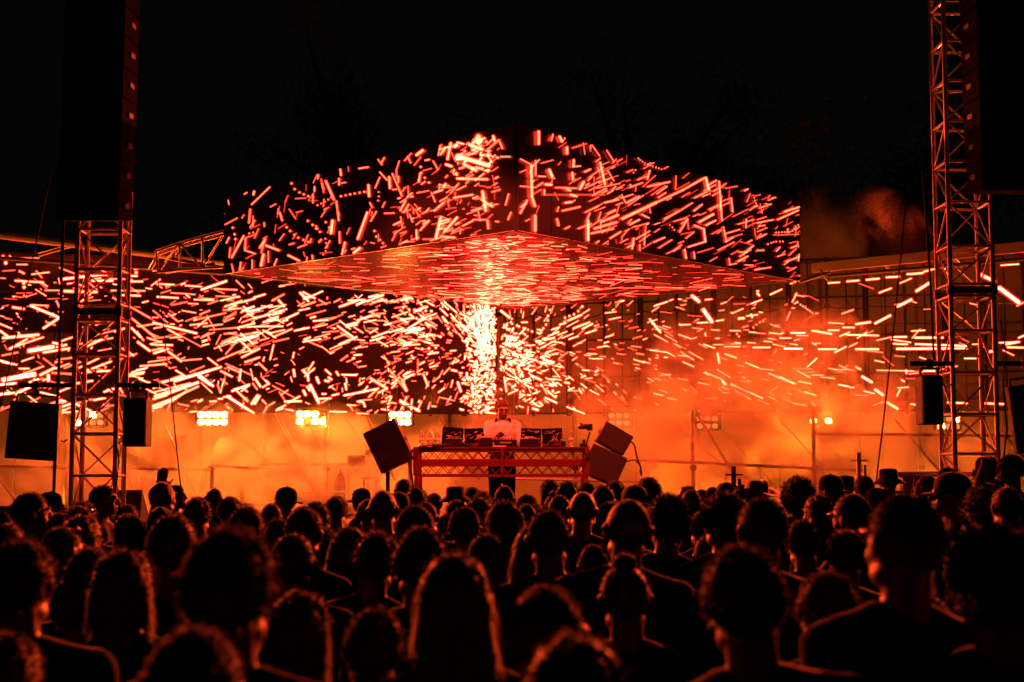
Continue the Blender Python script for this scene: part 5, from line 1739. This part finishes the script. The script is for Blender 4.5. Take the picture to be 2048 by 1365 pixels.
# px, top py, width px, look, turn (deg, + = looks to the right), extras, label
CROWD = """
62,984,72,short,-55,,man with smooth dark hair turning his ear to the stage, far left
103,982,46,backcap,-70,g,profile wearing wraparound sunglasses and reversed cap beside the left tower
207,970,54,short,-75,u,clean shaven profile with sunglasses pushed up, right under the left tower
166,999,58,messy,0,,loose wavy hair rising just below the left tower base
161,1011,56,short,-20,u,smooth head with glasses resting on top, under the left tower
114,1025,50,short,0,,rounded dark head between the sunglasses wearer and the left tower
163,1027,82,bob,-10,,broad bobbed hair centred below the left tower
214,1015,36,buzz,0,,small flat topped head beneath the clean shaven profile
255,1008,48,short,10,,small dark head below the clapping hand
256,1027,60,bob,25,,rim lit bob sloping down to the right near the clapping hand
125,1052,74,short,-30,u,head with visible ear and glasses shining, left crowd second row
14,1045,78,short,0,,flat dark head cut by the left frame edge, upper one
2,1021,34,short,0,,sliver of a head at the extreme left edge beside the wedge monitor
42,1070,142,messy,0,b,very large blurred dark head in the lower left corner area
182,1093,96,short,0,,rounded head with thin orange rim below the left tower, third row
246,1096,126,bob,0,,wide dark head with soft red rim in the left foreground
330,1134,86,short,20,,blurred shoulder height head wedged left of the biggest head
324,964,48,buzz,-25,,cropped square head next to the raised clapping hands,clap
352,970,34,short,-80,du,bearded profile with sunglasses on top beside the cropped square head
396,988,60,tuft,0,,ragged spiky hair standing out against the orange smoke
429,976,33,bald,0,,bald head glowing orange deep in the smoke at left
461,991,50,messy,0,,fluffy dark head right of the bald head in the smoke
492,1008,78,messy,0,,wide tousled head with glowing rim behind the biggest head
572,972,48,backcap,60,,tall person in a reversed cap against the orange smoke
544,1007,42,short,0,,small bronze lit head beside the tall reversed cap
555,1030,44,tuft,-20,,small head with two little hair points under the reversed cap
323,1012,62,hood,0,,person with a raised hood below the cropped square head
345,1027,100,short,0,,big round head with orange rim left of the biggest head
460,1040,205,messy,0,b,biggest curly head with thick orange rim in the left foreground
632,1001,58,messy,0,,tousled crown behind the round glowing head, below the gas cylinder
610,1013,78,short,-10,,round head with bright rim and small ear left of centre
673,988,48,tuft,0,,short spiky haired head directly in front of the gas cylinder
722,975,40,cap,60,,small capped head looking left in the smoke beside the gas cylinder
735,998,44,short,0,,narrow head squeezed beside the tall cropped neck
765,981,58,buzz,0,,tall cropped head and thick neck left of the DJ table
798,982,46,backcap,0,g,reversed cap with a bright strap left of the table leg
808,958,36,short,0,,small round head touching the left leg of the DJ table
833,969,48,tuft,10,,square topped hair below the left end of the DJ table
832,1009,76,short,-30,,wide low head under the square topped hair
647,1054,64,short,0,,smooth round head in the dark third row left of centre
585,1065,90,short,10,,rounded head with thin red rim on its right side beside the biggest head
699,1052,80,bob,-20,,rim lit bob with a bright left edge, centre left
756,1052,98,tuft,0,,bright tufted hair on a long neck, centre left
842,1047,118,messy,10,,broad glowing head of wavy hair left of centre
771,1038,52,short,0,,low dark crown tucked behind the tufted hair
868,985,32,messy,0,,tiny fluffy head below the table's left lattice
911,972,54,bucket,-30,,person in a sloping bucket hat below the DJ table
945,974,34,short,0,,small smooth head right of the sloping bucket hat
965,979,50,tuft,0,,jagged dark hair left of the DJ's legs
1008,971,42,short,0,,smooth head directly in front of the DJ's legs
1054,989,42,curly,0,,small fuzzy reddish curls right of the DJ's legs
1099,959,40,bob,0,,slim head with hair to the neck under the right half of the table
1135,960,48,messy,0,,rounded messy head under the right table rail
928,1009,72,messy,0,,fuzzy glowing crown below the sloping bucket hat
958,994,64,short,10,,dark dome between the bucket hat and the DJ's legs
1008,1001,82,bob,20,,cone of dark hair right in the middle of the crowd
1053,1007,42,short,0,,small low head with a light rim under the fuzzy curls
1095,1018,88,short,0,,wide flat head right of the middle of the crowd
972,1066,80,short,0,,rounded head in shadow below the middle of the crowd
1072,1044,96,long,0,,long straight dark hair in the centre third row
908,1106,172,long,0,,large smooth long haired head with thick orange outline, centre foreground
912,999,42,short,-10,,small arc of a head left of the jagged dark hair
850,1003,52,short,0,,low rounded head below the tiny fluffy head
1166,984,56,buzz,0,,narrow cropped head outlined in light on a slim neck
1118,990,50,short,0,,head with pale outline just left of the narrow outlined head
1106,981,36,bun,0,,small head with a light band right of the middle
1173,964,34,messy,0,,small reddish head at the right leg of the DJ table
1205,970,52,short,0,,dark dome in front of the tilted speakers
1230,957,44,tuft,0,,spiky fringe in front of the lower tilted speaker
1268,968,52,backcap,20,,reversed cap with a light edge right of the tilted speakers
1297,952,54,messy,0,,untidy round head below the hanging speaker lead
1222,1003,58,short,-10,g,dim head with thin glasses arm right of the middle
1258,999,90,buzz,0,,tall smooth oval head with an orange left rim, right of the middle
1338,986,92,curly,0,,big head of curls with a red halo right of the middle
1186,1088,58,short,0,,small low head glowing in the gap right of centre
1377,972,34,short,0,u,far head with sunglasses perched on its crown
1382,979,44,short,0,,smooth back of a head behind the big curls
1403,979,32,short,0,,tiny brown head at right beneath the short black tube
1300,992,56,curly,0,,curls catching light between oval head and big curls
1451,963,40,beanie,0,,dark woollen cap left of the short black tube
1425,974,28,short,0,,tiny dark dome left of the woollen cap
1482,968,32,messy,0,,small dark bump right behind the short black tube
1512,962,48,cowboy,50,,person in a curved straw cowboy hat at right
1597,955,64,afro,-30,,tall round afro against the orange smoke at right
1660,947,44,backcap,40,,person in a dark reversed cap right of the afro
1689,950,48,bucket,50,,person in a tan bucket hat beside the dark reversed cap
1728,950,40,messy,0,,rounded dark head under the pale steel tube
1447,982,94,curly,20,,large mop of glowing curls left of the cowboy hat
1524,993,100,short,10,,large round head with ear lit, below the cowboy hat
1636,990,64,long,30,,smooth blond ponytail tied beneath the afro,blond
1702,987,70,short,35,g,man with glasses seen from behind under the tan bucket hat
1692,1058,78,short,0,,dim round head in the dark beneath the man with glasses
1603,1036,74,messy,0,,unlit messy head below the afro
1413,1071,52,short,0,,small arc lit head in shadow right of the big curls
1399,1025,48,short,0,,thin outlined head between big curls and glowing mop
1776,936,46,bucket,20,,tall person in a black bucket hat left of the right tower
1752,974,44,beanie,30,,low head wrapped in a dark band below the black bucket hat
1852,952,38,bald,50,,bald forehead lit from the left beside the big cap
1902,941,74,cap,75,,large profile in a dark peaked cap looking left
1896,933,42,backcap,0,,reddish capped head behind the large peaked cap
1970,910,46,beanie,70,g,bespectacled profile in a ribbed knit hat at right
2022,909,50,short,70,g,person shading the eyes with a raised hand at the right edge,shade
1990,957,40,hood,30,,small pale hooded shape between the two right profiles
1958,972,72,curly,0,,unlit curly head under the knit hat
2012,973,62,short,0,,dark head below the person shading the eyes
1812,984,150,short,15,g,very large dark blurred head with glasses left of the right corner
1985,1042,188,curly,0,b,huge blurred curly head at the right edge
1088,1168,155,short,0,,dark round head with soft orange outline in the lower middle
1150,1264,215,bob,0,,lowest head rising from the bottom edge right of the middle
1248,1103,100,bun,0,,dark head with tied hair lit on top, right of the lower middle
1482,1079,178,messy,0,b,large blurred shaggy head and shoulders at lower right
1848,1188,86,pony,20,,low ponytailed head in the shadows at lower right
750,1207,118,messy,0,,dim tousled head at the bottom left of the middle
390,1248,200,short,0,,nearly black head at the bottom of the left half
14,1262,112,bob,0,,red lit shoulder and hair in the lower left corner
146,1152,72,short,0,,small head edge lit red beside the lower left blur
1655,1135,130,messy,0,,black shaggy outline in the lower right darkness
600,1180,140,bob,0,,unlit bobbed head low in the left half
"""
def pbox(s_, Y):
    return s_


npers = 0
seen = set()
rp = random.Random(99)
PEOPLE = []
for line in CROWD.strip().split('\n'):
    parts = line.split(',')
    px, py, wpx, look, turn, ex = float(parts[0]), float(parts[1]), float(parts[2]), parts[3], float(parts[4]), parts[5]
    rest = parts[6:]
    special = rest[-1] if rest[-1] in ('clap', 'shade', 'blond') else ''
    if special:
        rest = rest[:-1]
    label = ','.join(rest).strip()
    assert label not in seen, label
    seen.add(label)
    wr, tp = WR[look], TOPS[look]
    if abs(turn) > 50 and look not in ('cowboy', 'bucket'):
        wr *= 1.18
    s_ = EYE / max(1.2, (tp - wr * (925 - py) / wpx))
    Y = FPX * wr * s_ / wpx
    if Y > 13.9:
        Y = 13.9 - rp.random() * .3
        s_ = P(px, py, Y).z / tp
    s_ = max(.86, min(1.13, s_))
    # the feet stay on the ground: move along the sight line until the crown meets the measured row
    lo, hi = 1.5, 14.3
    if abs(py - 925) > 30:
        for _ in range(40):
            mid = (lo + hi) / 2
            if P(px, py, mid).z > tp * s_:
                lo = mid
            else:
                hi = mid
        if abs(lo - Y) < .25 * Y:
            Y = lo
    s_ = max(.84, min(1.15, P(px, py, Y).z / tp))
    PEOPLE.append((Y, px, py, wpx, look, turn, ex, label, special, s_))

def kind_ok(look):
    return look != 'cowboy'


GIRLS = ('long', 'bob', 'bun', 'pony')
for (Y, px, py, wpx, look, turn, ex, label, special, s_) in PEOPLE:
    x = P(px, py, Y).x
    t = thing('person', (x, Y, 0), label, 'person', 'people in the crowd watching the stage')
    t.rotation_euler = (0, 0, R(-turn) if False else R(turn))
    hw = wpx / FPX * Y / WR[look] / s_
    if abs(turn) > 50:
        hw /= 1.18
    hw = max(.9, min(1.12, hw))
    roll, nod = R(rp.uniform(-6, 6)), R(rp.uniform(-3, 4))
    if py > 925 and kind_ok(look):
        t.rotation_euler = (nod, roll, R(turn))
        up_ = t.rotation_euler.to_matrix() @ Vector((0, 0, 1.70 * s_))
        t.location = (x - up_.x, Y - up_.y, 1.70 * s_ - up_.z)
    t.scale = (s_ * (hw * .5 + .5), s_ * (hw * .5 + .5), s_)
    kind = special if special in ('clap', 'shade') else ('slim' if look in GIRLS else rp.choice(('man', 'man', 'broad', 'front', 'slim')))
    if 'b' in ex:
        kind = 'broad'
    body, shirt, trou = BODY[kind]
    sk = 'skin' if rp.random() < .7 else 'skin2'
    def put(name, me):
        o = bpy.data.objects.new(name, me)
        col.objects.link(o)
        o.parent = t
        return o
    put('body', body if sk == 'skin' else recolor(body, sk))
    put('shirt', recolor(shirt, rp.choice(('dark_cloth', 'dark_cloth', 'dark_cloth', 'grey_cloth'))))
    put('trousers', trou)
    hm = 'hair2' if special == 'blond' else rp.choice(('hair', 'hair', 'hair3', 'hair2'))
    if look in HATS:
        o = put(HATS[look].name, recolor(HATS[look], {'tan': 'tan_cloth'}.get('tan' if 'tan bucket' in label else '', 'straw' if look == 'cowboy' else ('grey_cloth' if look == 'beanie' else 'dark_cloth'))))
        put('hair', recolor(HAIR['buzz', 0], hm))
    elif look != 'bald':
        k = rp.randrange(NH[look])
        put('hair', HAIR[look, k] if look == 'hood' else recolor(HAIR[look, k], hm))
    if 'g' in ex:
        put('sunglasses', GL[False])
    if 'u' in ex:
        put('sunglasses', GL[True])
    if 'd' in ex:
        put('beard', BEARD)

# ------------------------------------------------------------------ the DJ
tilt = Matrix.Translation((0, .035, 1.47)) @ Matrix.Rotation(R(-24), 4, 'X') @ Matrix.Translation((0, 0, -1.47))
DJ_ARMS = [((-.255, .10, 1.12), (-.10, .36, 1.16), (.75, .75, -.15), (.5, -.4, .7), .5), ((.26, .14, 1.14), (.12, .33, 1.24), (-.6, .5, .5), (.5, .3, .7), .75)]
body, shirt, trou = body_parts(DJ_ARMS, 1.02, tilt, .03, voxel=.0065)
dx = T(1004, 880, 17.95)
dj = thing('person', (dx.x, 17.95, STAGE_Z), 'DJ in a white t-shirt with headphones round his neck, bending over the mixer', 'person')
dj.rotation_euler = (0, 0, R(180 + 8))
dj.scale = (.97, .97, .985)
def pdj(name, me, m4=None):
    o = bpy.data.objects.new(name, me)
    col.objects.link(o)
    o.parent = dj
    if m4 is not None:
        o.matrix_basis = m4
    return o
pdj('body', body)
pdj('shirt', recolor(shirt, 'white_cloth'))
pdj('trousers', recolor(trou, 'dark_cloth'))
pdj('hair', recolor(HAIR['short', 1], 'hair2'), tilt)
hp = MB()
ring = [(math.cos(a) * .085, .045 + math.sin(a) * .075, 1.475 + .01 * math.sin(a)) for a in [math.pi * (-.35 + i * .17) for i in range(11)]]
hp.path([(x, .03 - (y - .045) * 1.0, z) for x, y, z in ring], .012, 8)
for s_ in (-1, 1):
    hp.lathe([(.028, -.014), (.034, -.01), (.034, .010), (.026, .014)], (s_ * .082, .075, 1.468), 16, Matrix.Rotation(R(60 * s_), 3, 'Z') @ Matrix.Rotation(R(90), 3, 'X'))
pdj('headphones', hp.mesh('headphones', 'plastic', True))
pdj('headphone_lead', MB().path(curve([(.04, .12, 1.44), (.035, .135, 1.35), (.03, .14, 1.25), (.05, .16, 1.12)]), .004).mesh('headphone_lead', 'rubber', True))
eb = MB()
for s_ in (-1, 1):
    eb.path([(s_ * .015, .103, 1.668), (s_ * .032, .104, 1.673), (s_ * .048, .092, 1.668)], .0028, 6)
pdj('eyebrows', eb.mesh('eyebrows', 'hair3', True), tilt)

# ================================================================== SMOKE
def smoke(name, lo, hi, label, scale, base, dens, thr, anis, blobs, color=(1, .92, .85), seed=0.0):
    mb = MB()
    c = [(a + b) / 2 for a, b in zip(lo, hi)]
    mb.box(c, [b - a for a, b in zip(lo, hi)])
    m = bpy.data.materials.new(name)
    m.use_nodes = True
    nt = m.node_tree
    nt.nodes.remove(nt.nodes['Principled BSDF'])
    pv = nt.nodes.new('ShaderNodeVolumePrincipled')
    pv.inputs['Color'].default_value = (*color, 1)
    pv.inputs['Anisotropy'].default_value = anis
    nt.links.new(pv.outputs[0], nt.nodes['Material Output'].inputs['Volume'])
    tc = nt.nodes.new('ShaderNodeTexCoord')
    mp = nt.nodes.new('ShaderNodeMapping')
    mp.inputs['Location'].default_value = (seed, seed * .3, 0)
    nt.links.new(tc.outputs['Object'], mp.inputs['Vector'])
    nz = nt.nodes.new('ShaderNodeTexNoise')
    nz.inputs['Scale'].default_value = scale
    nz.inputs['Detail'].default_value = 6
    nz.inputs['Roughness'].default_value = .55
    nz.inputs['Distortion'].default_value = 1.1
    nt.links.new(mp.outputs[0], nz.inputs['Vector'])
    mr = nt.nodes.new('ShaderNodeMapRange')
    mr.interpolation_type = 'SMOOTHSTEP'
    mr.inputs['From Min'].default_value = thr
    mr.inputs['From Max'].default_value = thr + .11
    mr.inputs['To Min'].default_value = 0
    mr.inputs['To Max'].default_value = dens
    nt.links.new(nz.outputs['Fac'], mr.inputs['Value'])
    total = None
    for (bx, by, bz, rx, ry, rz, k) in blobs:
        m2 = nt.nodes.new('ShaderNodeMapping')
        m2.vector_type = 'TEXTURE'
        m2.inputs['Location'].default_value = (bx, by, bz)
        m2.inputs['Scale'].default_value = (rx, ry, rz)
        nt.links.new(tc.outputs['Object'], m2.inputs['Vector'])
        ln = nt.nodes.new('ShaderNodeVectorMath')
        ln.operation = 'LENGTH'
        nt.links.new(m2.outputs[0], ln.inputs[0])
        r2 = nt.nodes.new('ShaderNodeMapRange')
        r2.interpolation_type = 'SMOOTHSTEP'
        r2.inputs['From Min'].default_value = 0.25
        r2.inputs['From Max'].default_value = 1
        r2.inputs['To Min'].default_value = k
        r2.inputs['To Max'].default_value = 0
        nt.links.new(ln.outputs['Value'], r2.inputs['Value'])
        if total is None:
            total = r2.outputs[0]
        else:
            ad = nt.nodes.new('ShaderNodeMath')
            ad.operation = 'ADD'
            nt.links.new(total, ad.inputs[0])
            nt.links.new(r2.outputs[0], ad.inputs[1])
            total = ad.outputs[0]
    mu = nt.nodes.new('ShaderNodeMath')
    mu.operation = 'MULTIPLY'
    ad = nt.nodes.new('ShaderNodeMath')
    ad.operation = 'ADD'
    ad.inputs[1].default_value = base
    nt.links.new(mr.outputs[0], ad.inputs[0])
    nt.links.new(ad.outputs[0], mu.inputs[0])
    nt.links.new(total, mu.inputs[1])
    nt.links.new(mu.outputs[0], pv.inputs['Density'])
    o = mb.build(name, m)
    tag(o, label, kind='stuff')
    return o


if SMOKE:
    smoke('smoke', (-9.8, 22.0, .97), (9.8, 24.6, 6.0), 'drifting stage smoke glowing orange behind the DJ and in front of the screens', .95, .01, 1.8, .50, .4,
          [(-5.0, 23.4, 1.2, 6, 3.0, 1.9, .26), (5.2, 23.4, 1.2, 5, 3.0, 1.9, .45), (4.4, 23.2, 2.9, 2.8, 2.2, 2.1, .40), (2.2, 23.2, 2.7, 1.9, 1.8, 1.9, .32), (-1.5, 23.4, 1.9, 3.0, 2.0, 1.3, .2)])
    smoke('smoke', (-8.8, 20.7, .97), (8.8, 21.7, 4.4), 'ragged curls of smoke drifting low between the table and the lamps', 1.5, .0, 4.5, .50, .35,
          [(-4.6, 21.2, 1.4, 4.0, 2, 1.5, .75), (-2.2, 21.2, 1.4, 1.5, 2, 1.2, .8), (4.2, 21.2, 1.9, 3.6, 2, 1.9, .6), (7.4, 21.2, 1.4, 2.5, 2, 1.2, .6)], seed=2.0)
    smoke('smoke', (-9.8, 25.0, .97), (9.8, 27.3, 7.2), 'smoke drifting between the open mesh screens and the white boards', .8, .04, 1.8, .48, .3,
          [(0, 26.2, 1.5, 12, 2.5, 2.4, .3), (3.8, 26.2, 3.4, 2.8, 3.0, 2.4, .6), (-7.5, 26.2, 3.0, 3.0, 2.5, 2.0, .4), (5.9, 26.2, 5.6, 1.9, 3.0, 1.5, .35)], seed=5.0)
